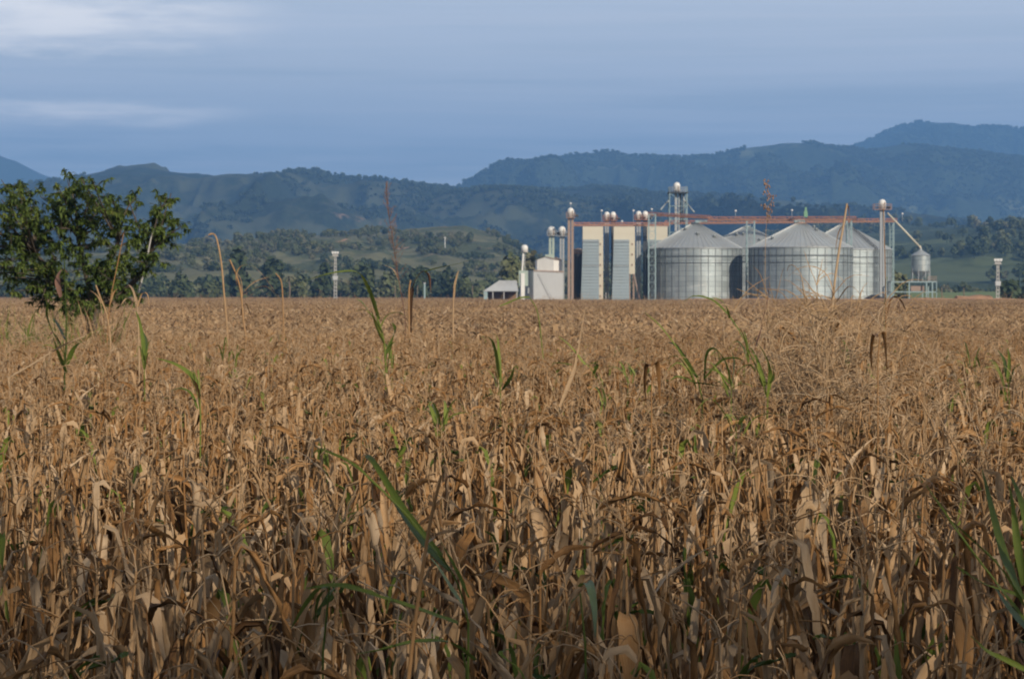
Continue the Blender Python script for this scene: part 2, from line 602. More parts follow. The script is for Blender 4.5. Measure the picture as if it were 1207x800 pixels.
class Ridge:
    def __init__(s, name, prof, D, front, back, mat, px0, px1, nx, nv, spur, slen, jag, seed, pw=1.15):
        s.prof, s.D, s.front, s.back, s.spur, s.slen, s.jag, s.seed, s.pw = prof, D, front, back, spur, slen, jag, seed, pw
        s.px0, s.px1 = px0, px1
        px = np.linspace(px0, px1, nx)
        v = np.concatenate([np.linspace(-1, 0, int(nv * 0.75), endpoint=False), np.linspace(0, 1, nv - int(nv * 0.75))])
        pg, vg = np.meshgrid(px, v)
        x = (pg - 603.5) / F * D
        y = D + np.where(vg < 0, vg * front, vg * back)
        z = s.h(pg, vg)
        n, m = len(v), nx
        vs_ = np.stack([x.ravel(), y.ravel(), z.ravel()], 1)
        i, j = np.meshgrid(np.arange(n - 1), np.arange(m - 1), indexing='ij')
        a = (i * m + j).ravel()
        f = np.stack([a, a + 1, a + m + 1, a + m], 1)
        me = bpy.data.meshes.new(name)
        me.from_pydata(vs_.tolist(), [], f.tolist())
        me.polygons.foreach_set('use_smooth', [True] * len(f))
        me.materials.append(mat)
        o = bpy.data.objects.new(name, me)
        COL.objects.link(o)
        tag(o, kind='structure')

    def h(s, px, v):
        D = s.D
        x = (px - 603.5) / F * D
        y = np.where(v < 0, v * s.front, v * s.back)
        pp, hh = zip(*s.prof)
        hc = CAMZ + (HY - np.interp(px, pp, hh)) / F * D
        hc = hc + s.jag * (fbm(px / 30.0, px * 0 + 3.3, 4, s.seed + 50) - 0.5) * 2
        t_ = np.clip(np.where(v < 0, 1 + v, 1 - v * 0.55), 0, 1)
        sh = t_ ** s.pw
        # spurs and gullies that run down the slope
        wob = (fbm(x / (s.slen * 2), y / (s.slen * 2), 3, s.seed + 9) - 0.5) * 1.6
        sp = ridged(x / s.slen + wob, y / (s.slen * 3.0) + wob * 0.5, 4, s.seed) - 0.45
        hills = fbm(x / (s.slen * 0.8), y / (s.slen * 0.8), 5, s.seed + 21) - 0.5
        env = np.clip(t_, 0, 1) ** 0.6 * np.clip(1 - t_, 0, 1) ** 0.8 * 2.2
        z = hc * sh + hc * env * (s.spur * sp + s.spur * 0.8 * hills)
        # spurs stay lower than the crest behind them
        cap = CAMZ + (hc - CAMZ) * (D + y) / D * (0.985 + 0.015 * t_)
        k = 0.035 * hc + 0.5
        dlt = np.clip((z - cap) / k, -30, 30)
        z = np.where(v < 0, z - k * np.log1p(np.exp(dlt)) + k * 0.02, z)
        z = np.where(v < 0, z + (hc - z) * np.clip((t_ - 0.96) / 0.04, 0, 1), z)
        return np.maximum(z, -0.5 + 0 * z) - np.where(v <= -0.999, 2.0, 0.0)

    def pick(s, n, rng, vmin=-1.0, vmax=0.08, p0=None, p1=None):
        px = rng.uniform(p0 or s.px0, p1 or s.px1, n)
        v = rng.uniform(vmin, vmax, n)
        z = s.h(px, v)
        x = (px - 603.5) / F * s.D
        y = s.D + np.where(v < 0, v * s.front, v * s.back)
        return np.stack([x, y, z], 1)


r_near = Ridge('near_hills', [(-400, 300), (100, 300), (180, 292), (260, 284), (330, 279), (400, 277), (430, 274), (470, 272), (510, 267),
                              (550, 267), (585, 276), (612, 292), (640, 308), (700, 325), (800, 340), (900, 345)],
               1750, 800, 500, M['hill_near'], -300, 900, 420, 130, 0.55, 170, 1.0, 11, 1.0)
r_low = Ridge('low_hills', [(560, 344), (680, 318), (760, 296), (860, 286), (960, 274), (1050, 262), (1110, 268), (1160, 262), (1207, 272), (1300, 255), (1500, 262)],
              2700, 1500, 500, M['hill_low'], 560, 1500, 320, 130, 0.65, 260, 1.5, 71, 1.05)
r_mid = Ridge('mid_hills', [(-500, 215), (-200, 205), (0, 222), (60, 214), (110, 204), (140, 198), (165, 197), (210, 204), (260, 208), (300, 205), (340, 206),
                            (360, 201), (385, 205), (420, 211), (470, 213), (515, 221), (550, 226), (600, 222), (660, 226), (700, 222),
                            (760, 228), (850, 230), (930, 237), (1000, 246), (1060, 258), (1200, 262), (1400, 250)],
              4600, 1900, 900, M['hill_mid'], -450, 1450, 700, 200, 1.0, 260, 3.0, 31)
r_far = Ridge('far_hills', [(200, 330), (420, 280), (520, 232), (542, 221), (560, 210), (580, 197), (600, 188), (622, 189), (645, 184), (690, 181), (718, 178), (745, 183),
                            (780, 187), (830, 184), (862, 178), (905, 171), (950, 169), (985, 172), (1015, 176), (1060, 171), (1120, 176), (1207, 186), (1500, 180)],
              7200, 2400, 900, M['hill_far'], 250, 1500, 620, 180, 0.85, 400, 5.0, 47)
r_peak = Ridge('peak_hills', [(760, 260), (900, 215), (1000, 177), (1030, 162), (1060, 149), (1085, 144), (1120, 145), (1150, 149), (1180, 149), (1207, 152), (1300, 160), (1500, 150)],
               10200, 2500, 900, M['hill_far'], 760, 1450, 360, 130, 0.8, 420, 8.0, 63)
r_left = Ridge('left_peak_hills', [(-500, 170), (-200, 160), (-60, 178), (0, 184), (20, 191), (50, 206), (75, 214), (100, 211), (140, 216), (260, 260)],
               10200, 2500, 900, M['hill_far'], -450, 260, 200, 90, 0.3, 800, 5.0, 83)

# ------------------------------------------------------------------ haze
hz = MB().box(-4600, 4600, -600, 14900, -12, 1000)
hm = bpy.data.materials.new('haze_air')
hm.use_nodes = True
hm.node_tree.nodes.clear()
ho = hm.node_tree.nodes.new('ShaderNodeOutputMaterial')
hv = hm.node_tree.nodes.new('ShaderNodeVolumePrincipled')
hv.inputs['Color'].default_value = (0.22, 0.49, 0.98, 1)
hv.inputs['Density'].default_value = 0.00013
hv.inputs['Anisotropy'].default_value = 0.0
hm.node_tree.links.new(hv.outputs[0], ho.inputs['Volume'])
haze = hz.build('haze', hm)
tag(haze, kind='stuff')


# ------------------------------------------------------------------ scattering (only for stuff nobody could count)
def source_collection(name, objs):
    c = bpy.data.collections.new(name)
    for o in objs:
        c.objects.link(o)
    return c


def scatter(name, pts, rot, scl, idx, coll):
    me = bpy.data.meshes.new(name)
    me.from_pydata([tuple(p) for p in pts], [], [])
    for nm, ty, arr in (('rot', 'FLOAT_VECTOR', rot), ('scl', 'FLOAT_VECTOR', scl)):
        a = me.attributes.new(nm, ty, 'POINT')
        a.data.foreach_set('vector', np.asarray(arr, np.float32).ravel())
    a = me.attributes.new('idx', 'INT', 'POINT')
    a.data.foreach_set('value', np.asarray(idx, np.int32))
    o = bpy.data.objects.new(name, me)
    COL.objects.link(o)
    ng = bpy.data.node_groups.new(name + '_nodes', 'GeometryNodeTree')
    ng.interface.new_socket('Geometry', in_out='INPUT', socket_type='NodeSocketGeometry')
    ng.interface.new_socket('Geometry', in_out='OUTPUT', socket_type='NodeSocketGeometry')
    N, L = ng.nodes, ng.links
    gi, go = N.new('NodeGroupInput'), N.new('NodeGroupOutput')
    ins = N.new('GeometryNodeInstanceOnPoints')
    ci = N.new('GeometryNodeCollectionInfo')
    ci.inputs['Collection'].default_value = coll
    ci.inputs['Separate Children'].default_value = True
    ci.inputs['Reset Children'].default_value = True
    ins.inputs['Pick Instance'].default_value = True

    def na(nm, ty):
        n = N.new('GeometryNodeInputNamedAttribute')
        n.data_type = ty
        n.inputs['Name'].default_value = nm
        return n.outputs['Attribute']
    L.new(gi.outputs[0], ins.inputs['Points'])
    L.new(ci.outputs[0], ins.inputs['Instance'])
    L.new(na('idx', 'INT'), ins.inputs['Instance Index'])
    L.new(na('rot', 'FLOAT_VECTOR'), ins.inputs['Rotation'])
    L.new(na('scl', 'FLOAT_VECTOR'), ins.inputs['Scale'])
    L.new(ins.outputs[0], go.inputs[0])
    md = o.modifiers.new('scatter', 'NODES')
    md.node_group = ng
    return o


def crown_mesh(name, mat, nq, rx, rz, cz, q, seed, lobes=5, trunk=0.0):
    """a crown of many small facing-everywhere leaf clumps round a few lobes"""
    rg = np.random.default_rng(seed)
    b = MB()
    lob = []
    for i in range(lobes):
        a = rg.uniform(0, 2 * math.pi)
        d = rg.uniform(0.1, 0.6) * rx
        lob.append((d * math.cos(a), d * math.sin(a), cz + rg.uniform(-0.5, 0.5) * rz, rg.uniform(0.4, 0.65)))
    for i in range(nq):
        l = lob[rg.integers(lobes)]
        u = rg.normal(size=3)
        u /= np.linalg.norm(u)
        rr = rg.uniform(0.55, 1.05)
        p = np.array([l[0] + u[0] * rx * l[3] * rr, l[1] + u[1] * rx * l[3] * rr, l[2] + u[2] * rz * l[3] * 1.1 * rr])
        nrm = u + rg.normal(size=3) * 0.55 + np.array([0, 0, 0.25])
        nrm /= np.linalg.norm(nrm)
        s1 = np.cross(nrm, rg.normal(size=3))
        s1 /= np.linalg.norm(s1)
        s2 = np.cross(nrm, s1)
        k = q * rg.uniform(0.6, 1.3)
        k2 = k * rg.uniform(0.7, 1.0)
        b.add([p - s1 * k - s2 * k2 * 0.4, p + s2 * k2 * -1.0, p + s1 * k - s2 * k2 * 0.3, p + s1 * k * 0.6 + s2 * k2 * 0.9, p - s1 * k * 0.7 + s2 * k2 * 0.8],
              [(0, 1, 2, 3, 4)], 0, False, float(np.clip(rg.normal(0.5, 0.2), 0.02, 1)))
    if trunk:
        b.tube([(0, 0, -0.3), (0.05, 0, cz * 0.5), (0, 0.05, cz)], [trunk, trunk * 0.8, trunk * 0.4], 6, 0, 0.05)
    return bpy.data.objects.new(name, b.mesh(name, mat))


src_a = [crown_mesh('source_crown_%02d' % i, M[['fol_dark', 'fol_olive', 'fol_olive', 'fol_dark', 'fol_pale'][i]], 300, 4.2, 3.2, 4.2, 0.62, 100 + i, 6, 0.25)
         for i in range(5)]
coll_a = source_collection('hill_tree_sources', src_a)
src_f = [crown_mesh('source_far_crown_%02d' % i, M['fol_far'], 46, 6.5, 4.2, 4.5, 2.6, 200 + i, 4)
         for i in range(3)]
coll_f = source_collection('far_tree_sources', src_f)


def wood(name, pts, coll, nsrc, rng, smin, smax, weights=None):
    n = len(pts)
    rot = np.zeros((n, 3))
    rot[:, 2] = rng.uniform(0, 6.28, n)
    s = rng.uniform(smin, smax, n)
    scl = np.stack([s * rng.uniform(0.85, 1.15, n), s * rng.uniform(0.85, 1.15, n), s * rng.uniform(0.8, 1.25, n)], 1)
    idx = rng.choice(nsrc, n, p=weights)
    if nsrc == 5:                                              # stands of one kind: dark hollows, pale dry slopes
        f = fbm(pts[:, 0] / 75, pts[:, 1] / 75, 4, 91)
        u = rng.random(n)
        idx = np.where((f > 0.56) & (u < 0.75), rng.choice([2, 4, 1], n, p=[0.4, 0.35, 0.25]), idx)
        idx = np.where((f < 0.44) & (u < 0.75), rng.choice([0, 3], n), idx)
        scl = scl * (0.75 + 0.6 * fbm(pts[:, 0] / 40, pts[:, 1] / 40, 3, 17))[:, None]
    o = scatter(name, pts, rot, scl, idx, coll)
    return tag(o, kind='stuff')


rg = np.random.default_rng(5)


def clumpy(pts, sc, cut, seed):
    """keep trees where the wood is dense, leave clearings"""
    return pts[fbm(pts[:, 0] / sc, pts[:, 1] / sc, 4, seed) > cut]


wood('near_hill_woods', clumpy(r_near.pick(17000, rg, -0.97, 0.12, -40, 760), 42, 0.585, 3), coll_a, 5, rg, 0.25, 0.68, [0.16, 0.36, 0.3, 0.08, 0.10])
wood('low_hill_woods', clumpy(r_low.pick(4500, rg, -0.98, 0.1, 580, 1300), 110, 0.575, 4), coll_a, 5, rg, 0.6, 1.3, [0.4, 0.25, 0.2, 0.13, 0.02])
wood('mid_hill_forest', clumpy(r_mid.pick(34000, rg, -0.95, 0.08, -60, 1280), 260, 0.45, 6), coll_f, 3, rg, 0.4, 0.9, [0.5, 0.35, 0.15])
wood('far_hill_forest', clumpy(r_far.pick(26000, rg, -0.8, 0.08, 420, 1280), 450, 0.44, 7), coll_f, 3, rg, 0.5, 1.1, [0.35, 0.3, 0.35])

wood('peak_forest', clumpy(r_peak.pick(9000, rg, -0.6, 0.06, 980, 1290), 450, 0.40, 8), coll_f, 3, rg, 0.7, 1.4, [0.35, 0.3, 0.35])

# the belt of wood at the foot of the near hill, and scrub behind the silos
n = 900
pts = np.stack([X(rg.uniform(-60, 640, n), 1.0) * 1.0, rg.uniform(905, 1180, n), np.zeros(n)], 1)
pts[:, 0] = pts[:, 0] * pts[:, 1]
wood('woodland_belt', pts, coll_a, 5, rg, 0.6, 1.15, [0.5, 0.2, 0.1, 0.18, 0.02])
n = 420
pts = np.stack([X(rg.uniform(640, 1290, n), 1.0), rg.uniform(930, 1200, n), np.zeros(n)], 1)
pts[:, 0] = pts[:, 0] * pts[:, 1]
wood('scrub_belt', pts, coll_a, 5, rg, 0.45, 0.85, [0.5, 0.2, 0.1, 0.18, 0.02])

# ------------------------------------------------------------------ earthworks round the silos
def bank(name, px0, px1, D, depth, top, mat, kind='structure', seed=0, lump=0.15):
    b = MB()
    nx, ny = 90, 8
    v = []
    for j in range(ny + 1):
        w = j / ny
        prof_ = min(1, min(w, 1 - w) * 3.2)
        for i in range(nx + 1):
            x = X(px0 + (px1 - px0) * i / nx, D)
            e = min(1, min(i, nx - i) / 6)
            y = D + depth * w
            v.append((x, y, -0.3 + (top + 0.3) * prof_ * e * (1 + lump * (float(fbm(x / 5.0, y / 5.0, 4, seed)) - 0.5) * 2)))
    f = [(j * (nx + 1) + i, j * (nx + 1) + i + 1, (j + 1) * (nx + 1) + i + 1, (j + 1) * (nx + 1) + i) for j in range(ny) for i in range(nx)]
    b.add(v, f, 0, True)
    return tag(b.build(name, mat), kind=kind)


bank('dirt_road', 770, 1420, 487, 7, 1.93, M['earth'], seed=3, lump=0.10)
bank('yard', 560, 1110, 497, 90, 1.05, M['earth'], seed=5, lump=0.05)
bank('pasture', 1030, 1500, 600, 260, 3.5, M['pasture'], seed=9, lump=0.12)
hp = bank('soil_heap', 1128, 1176, 498, 8, 2.5, M['earth'], seed=13, lump=0.25)
del hp['kind']
tag(hp, 'low heap of bright orange soil beside the pole at the right edge of the field', 'soil heap')
hp2 = bank('soil_heap', 1092, 1112, 499, 6, 2.3, M['earth'], seed=17, lump=0.25)
del hp2['kind']
tag(hp2, 'small orange soil heap just right of the hopper tank frame', 'soil heap')


# ------------------------------------------------------------------ silos
def silo(px, rpx, D, eave, apex, label, seed, ladder=None, hatch=True):
    r = rpx / F * D
    root = thing('grain_silo', label, 'silo', (X(px, D), D, 0), 'corrugated grain silos')
    ze, za = Z(eave, D), Z(apex, D)
    b = MB()
    n = 128
    nz = 44
    prof_ = []
    for i in range(nz * 4 + 1):
        prof_.append((r + 0.028 * math.cos(i / 4 * 2 * math.pi), ze * i / (nz * 4)))
    b.lathe(prof_, (0, 0), n, 0, True, cap=False)
    nr = 40
    for k in range(nr):                                        # stiffener ribs bolted to the wall
        a = 2 * math.pi * (k + 0.31) / nr
        c, s_ = math.cos(a), math.sin(a)
        p = Vector((c * (r + 0.06), s_ * (r + 0.06), 0))
        tx = Vector((-s_, c, 0)) * 0.055
        o_ = Vector((c, s_, 0)) * 0.06
        b.add([p - tx - o_, p + tx - o_, p + tx + o_, p - tx + o_] + [q + Vector((0, 0, ze - 0.1)) for q in (p - tx - o_, p + tx - o_, p + tx + o_, p - tx + o_)],
              [(0, 1, 5, 4), (1, 2, 6, 5), (2, 3, 7, 6), (3, 0, 4, 7), (4, 5, 6, 7)], 1)
    b.build('wall', [M['zinc'], M['zinc_rib']], root)
    # roof of ribbed wedge panels, flat top ring
    b = MB()
    rc = r * 0.085
    m = 56
    for k in range(m):
        a0, a1 = 2 * math.pi * k / m, 2 * math.pi * (k + 1) / m
        am = a0 + (a1 - a0) * 0.9
        ro = r + 0.22
        q = []
        for rr, zz in ((ro, ze - 0.06), (rc, za - 0.35)):
            q += [(rr * math.cos(a0), rr * math.sin(a0), zz), (rr * math.cos(am), rr * math.sin(am), zz),
                  (rr * math.cos((am + a1) / 2), rr * math.sin((am + a1) / 2), zz + 0.09), (rr * math.cos(a1), rr * math.sin(a1), zz)]
        b.add(q, [(0, 1, 5, 4), (1, 2, 6, 5), (2, 3, 7, 6)])
    b.lathe([(r + 0.22, ze - 0.2), (r + 0.22, ze - 0.05)], (0, 0), m, 0, False, cap=False)
    b.build('roof', M['zinc_roof'], root)
    b = MB()
    b.lathe([(rc + 0.08, za - 0.5), (rc + 0.08, za - 0.12), (rc * 0.7, za), (0.05, za + 0.1)], (0, 0), 24)
    b.build('roof_cap', M['zinc_dull'], root)
    for zz in (ze - 1.9, ze - 3.3):
        b = MB()
        b.lathe([(r + 0.10, zz - 0.05), (r + 0.2, zz - 0.05), (r + 0.2, zz + 0.05), (r + 0.10, zz + 0.05)], (0, 0), 96, cap=False)
        b.build('wind_ring', M['dark'], root)
    if hatch:
        rgl = random.Random(seed)
        for _ in range(3):                                     # small roof vents
            a = rgl.uniform(-2.7, -0.4)
            f = rgl.uniform(0.25, 0.75)
            rr, zz = r * (1 - f), ze + (za - ze) * f
            b = MB()
            b.lathe([(0.3, zz - 0.1), (0.3, zz + 0.45), (0.42, zz + 0.5), (0.1, zz + 0.75)], (rr * math.cos(a), rr * math.sin(a)), 10)
            b.build('roof_vent', M['zinc_dull'], root)
    if ladder is not None:                                     # caged ladder up the wall and over the roof
        a = math.asin(max(-0.98, min(0.98, (ladder - px) / rpx))) - math.pi / 2
        c, s_ = math.cos(a), math.sin(a)
        e = Vector((c, s_, 0))
        tx = Vector((-s_, c, 0))
        b = MB()
        for k in (-0.35, 0.35):
            b.bar(e * (r + 0.3) + tx * k + Vector((0, 0, 0.5)), e * (r + 0.3) + tx * k + Vector((0, 0, ze + 0.2)), 0.12)
            b.bar(e * (r + 0.3) + tx * k + Vector((0, 0, ze + 0.2)), e * (rc + 0.2) + tx * k + Vector((0, 0, za + 0.1)), 0.12)
        for i in range(int(ze / 0.4)):
            z = 0.7 + i * 0.4
            b.bar(e * (r + 0.3) - tx * 0.35 + Vector((0, 0, z)), e * (r + 0.3) + tx * 0.35 + Vector((0, 0, z)), 0.05)
        for i in range(12):
            f = i / 11
            p = e * (r + 0.3 + (rc - r) * f) + Vector((0, 0, ze + 0.2 + (za - ze) * f))
            b.bar(p - tx * 0.35, p + tx * 0.35, 0.05)
        b.build('ladder', M['dark'], root)
    b = MB()                                                   # door at the foot
    a = -math.pi / 2 + 0.35
    e = Vector((math.cos(a), math.sin(a), 0))
    tx = Vector((-e.y, e.x, 0))
    p = e * (r + 0.09)
    b.add([p - tx * 0.6 + Vector((0, 0, 0.9)), p + tx * 0.6 + Vector((0, 0, 0.9)), p + tx * 0.6 + Vector((0, 0, 2.6)), p - tx * 0.6 + Vector((0, 0, 2.6)),
           p - tx * 0.6 - e * 0.3 + Vector((0, 0, 0.9)), p + tx * 0.6 - e * 0.3 + Vector((0, 0, 0.9)), p + tx * 0.6 - e * 0.3 + Vector((0, 0, 2.6)), p - tx * 0.6 - e * 0.3 + Vector((0, 0, 2.6))],
          [(0, 1, 2, 3), (0, 4, 5, 1), (1, 5, 6, 2), (2, 6, 7, 3), (3, 7, 4, 0)])
    b.build('door', M['zinc_dull'], root)
    return root


silo(819.5, 54.5, 522, 292.5, 262.0, 'large corrugated grain silo beside the cream dryers, bright sheen down its wall', 1)
silo(943.5, 60.5, 512, 291.5, 261.5, 'widest corrugated grain silo, in the middle, rust stain at its roof peak', 2)
silo(880.0, 53.0, 560, 292.5, 266.0, 'grain silo set back in the gap between the two front silos', 3)
silo(994.0, 56.0, 548, 294.0, 263.5, 'corrugated grain silo with a dark ladder running down roof and wall', 4, ladder=1024.5)

# rust stain patch on the peak of the middle silo is part of its roof cap
for o in bpy.data.objects:
    if o.name.startswith('roof_cap') and o.parent and 'rust stain' in o.parent['label']:
        o.data.materials[0] = M['rust_pale']
    if o.name.startswith('roof') and not o.name.startswith('roof_') and o.parent and 'rust stain' in o.parent['label']:
        o.data.materials[0] = M['roof_rusty']


# ------------------------------------------------------------------ bucket elevators
def dome_mb(r, h, x=0, y=0, z=0, mi=0):
    b = MB()
    pr = [(r * 0.97, z), (r, z + h * 0.62)]
    for i in range(1, 8):
        a = i / 7 * math.pi / 2
        pr.append((r * math.cos(a) + 0.01, z + h * 0.62 + h * 0.38 * math.sin(a)))
    b.lathe(pr, (x, y), 20)
    return b


def rail_deck(root, w, d, z, mat, y=0.0, x=0.0):
    b = MB()
    b.box(x - w / 2, x + w / 2, y - d / 2, y + d / 2, z - 0.12, z)
    b.build('platform', mat, root)
    b = MB()
    cs = [(x - w / 2, y - d / 2), (x + w / 2, y - d / 2), (x + w / 2, y + d / 2), (x - w / 2, y + d / 2)]
    for i in range(4):
        p, q = cs[i], cs[(i + 1) % 4]
        b.bar((*p, z), (*p, z + 1.1), 0.07)
        m = ((p[0] + q[0]) / 2, (p[1] + q[1]) / 2)
        b.bar((*m, z), (*m, z + 1.1), 0.06)
        for zz in (0.55, 1.08):
            b.bar((*p, z + zz), (*q, z + zz), 0.06)
    b.build('railing', mat, root)


def elevator(px, D, top, base_head, wpx, dome_w, label, legmat, deck=None, deckmat='rust_pale', finial=False, hatch=True, foot=0.0, two=True):
    """a grain elevator: twin-trunk leg, white hooded head, boot and motor"""
    root = thing('bucket_elevator', label, 'elevator', (X(px, D), D, foot), 'white-headed grain elevators')
    k = D / F
    zt, zh = Z(top, D) - foot, Z(base_head, D) - foot
    w = wpx * k
    b = MB()
    if two:
        b.box(-w / 2, -w * 0.08, -0.35, 0.35, 0.9, zh)
        b.box(w * 0.08, w / 2, -0.35, 0.35, 0.9, zh)
        n = int(zh / 3)
        for i in range(n):
            z = 1.5 + i * 3
            b.box(-w / 2 - 0.06, w / 2 + 0.06, -0.41, 0.41, z, z + 0.12)
    else:
        b.box(-w / 2, w / 2, -0.4, 0.4, 0.9, zh)
        for i in range(int(zh / 2.5)):
            z = 1.5 + i * 2.5
            b.box(-w / 2 - 0.05, w / 2 + 0.05, -0.45, 0.45, z, z + 0.1)
    b.build('leg', legmat, root)
    rd = dome_w * k * 0.56
    hd = dome_mb(rd, zt - zh, 0, 0, zh)
    h = hd.build('head', M['white'], root)
    if hatch:
        b = MB()
        b.box(rd * 0.38, rd * 0.62, -rd - 0.04, -rd * 0.70, zh + 0.1, zh + (zt - zh) * 0.72)
        b.build('hatch', M['leg_brown'], h)
    b = MB()
    b.box(-w * 0.7, w * 0.7, -0.6, 0.6, 0, 0.9)
    b.build('boot', legmat, root)
    if deck:
        rail_deck(root, deck * k, 2.2, zh - 0.05, M[deckmat])
        b = MB()
        b.tube([(rd + 0.1, -0.5, zh + 0.35), (rd + 0.9, -0.5, zh + 0.35)], 0.28, 10)
        b.build('motor', M['dark'], root)
    if finial:
        b = MB()
        b.bar((0, 0, zt - 0.05), (0, 0, zt + 0.7), 0.07)
        b.build('rod', M['leg_grey'], root)
        b = MB()
        b.lathe([(0.04, zt + 0.7), (0.2, zt + 0.8), (0.2, zt + 1.0), (0.04, zt + 1.1)], (0, 0), 8)
        b.build('lamp', M['lamp_white'], root)
    return root


elevator(650.2, 512, 266.8, 277.3, 6.4, 8.2, 'grain elevator rising from the roof of the white processing building, grey green leg', M['leg_green'], 11, 'leg_grey', foot=8.0)
elevator(662.4, 516, 266.8, 278.0, 5.4, 7.4, 'grain elevator with grey leg just behind the right wall of the white building', M['leg_grey'], 11, 'leg_grey')
elevator(672.6, 508, 245.0, 256.4, 7.0, 7.0, 'tall twin leg grain elevator at the left end of the red conveyor bridge', M['leg_brown'], 10, 'rust_pale', True)
elevator(715.2, 524, 249.6, 259.6, 4.6, 5.8, 'left elevator of the pair between the first two cream dryers', M['leg_grey'], 9, 'rust')
elevator(722.6, 524, 249.6, 259.6, 4.4, 5.8, 'right elevator of the pair between the first two cream dryers', M['dark'], 9, 'rust', hatch=False)
elevator(752.6, 524, 248.8, 258.8, 5.0, 6.0, 'left elevator of the dark pair beside the second cream dryer', M['leg_grey'], 9, 'rust')
elevator(760.4, 524, 248.8, 258.8, 4.6, 6.0, 'right elevator of the dark pair, close to the first silo', M['dark'], 9, 'rust', hatch=False)
elevator(1039.6, 506, 235.0, 246.5, 5.6, 7.6, 'lone grain elevator with red platform right of the last silo', M['leg_grey'], 20, 'rust_pale')

# small elevator on a leaning leg beside the open shed
D = 506
root = thing('bucket_elevator', 'short grain elevator with a leaning leg above the open shed', 'elevator', (X(617, D), D, 0), 'white-headed grain elevators')
k = D / F
b = MB()
b.bar((1.1 * k - 0.2, 0, Z(298, D)), (-1.5 * k, 0, Z(322, D)), 0.34, 0.5)
b.bar((-1.5 * k, 0, Z(322, D)), (-1.9 * k, 0, 0.6), 0.3, 0.5)
b.build('leg', M['white'], root)
b = MB()
b.bar((1.6 * k, 0.5, Z(298, D)), (1.0 * k, 0.5, 0.0), 0.16)
b.bar((-2.0 * k, 0.6, Z(304, D)), (-2.2 * k, 0.6, 0.0), 0.10)
b.build('stay', M['leg_grey'], root)
h = dome_mb(4.0 * k, 9.0 * k, 1.3 * k, 0, Z(297.5, D)).build('head', M['white'], root)
b = MB()
b.box(-5.5 * k, 5.5 * k, -0.7, 0.7, Z(337, D), Z(319, D))
b.build('hopper', M['leg_green'], root)
b = MB()
b.box(-3.0 * k, 1.5 * k, -1.0, -0.72, 0.2, Z(322, D))
b.build('duct', M['white'], root)

# ------------------------------------------------------------------ open shed
D = 498
k = D / F
root = thing('open_shed', 'low open-sided shed with pale sheet roof and stacked brown goods inside', 'shed', (X(590, D), D, 0))
b = MB()
zE, zR = Z(343, D), Z(330.5, D)
x0, x1, xr0, xr1 = -20.5 * k, 21 * k, -2 * k, 19 * k
dp = 7.0
v = [(x0, 0, zE), (x1, 0, zE), (x1, dp, zE), (x0, dp, zE), (xr0, dp * 0.5, zR), (xr1, dp * 0.5, zR)]
b.add(v, [(0, 1, 5, 4), (2, 3, 4, 5), (0, 4, 3), (1, 2, 5)])
b.add([(p[0], p[1], p[2] - 0.08) for p in v], [(4, 5, 1, 0), (5, 4, 3, 2), (3, 4, 0), (5, 2, 1)])
for i in range(24):                                            # sheet laps of the front slope
    f = (i + 0.5) / 24
    a = Vector((x0 + (x1 - x0) * f, -0.02, zE + 0.02))
    c = Vector((xr0 + (xr1 - xr0) * f, dp * 0.5 - 0.02, zR + 0.03))
    b.bar(a, c, 0.07, 0.04)
b.build('roof', M['white_wall'], root)
for x in (x0 + 0.3, -9 * k, 4 * k, x1 - 0.3):
    for y in (0.25, dp - 0.25):
        b = MB()
        b.box(x - 0.1, x + 0.1, y - 0.1, y + 0.1, 0, zE - 0.05)
        b.build('post', M['concrete'], root)
b = MB()
b.box(x0 + 0.1, x0 + 0.9, 0.05, 0.15, 0.8, zE - 0.1)
b.build('side_panel', M['teal'], root)
b = MB()
b.box(x0 + 1, x1 - 0.5, dp - 0.6, dp - 0.4, 0, zE - 0.1)
b.build('back_wall', M['wood'], root)
rl = random.Random(4)
for i in range(7):
    x = x0 + 1.4 + i * 0.86
    b = MB()
    h_ = rl.uniform(1.6, 2.4)
    b.prism([(x, 0.1), (x + 0.62, 0.1), (x + 0.58, h_ * 0.8), (x + 0.4, h_), (x + 0.16, h_ * 0.95), (x + 0.02, h_ * 0.7)], 2.2, 3.0)
    o = b.build('sack_stack', M[['grain', 'wood'][i % 2]])
    o.location = root.location
    tag(o, 'tall brown stack of sacks standing under the open shed roof', 'sack stack', 'sack stacks in the open shed')

# ------------------------------------------------------------------ white processing building
D = 506
k = D / F
root = thing('processing_building', 'white sheet-clad processing building with a smaller gabled storey on top', 'building', (X(640, D), D, 0))
xl, xm, xr = -24.5 * k, -11.0 * k, 24.0 * k


def corr_wall(b, a, c, z0, z1, n, d=0.06):
    """a wall of standing corrugations between two ground points"""
    a, c = Vector((*a, 0)), Vector((*c, 0))
    t_ = (c - a)
    nn = Vector((t_.y, -t_.x, 0)).normalized()
    v, f = [], []
    for i in range(n + 1):
        p = a + t_ * (i / n) + nn * (d if i % 2 else 0)
        v += [(p.x, p.y, z0), (p.x, p.y, z1)]
    for i in range(n):
        f.append((2 * i, 2 * i + 2, 2 * i + 3, 2 * i + 1))
    b.add(v, f)


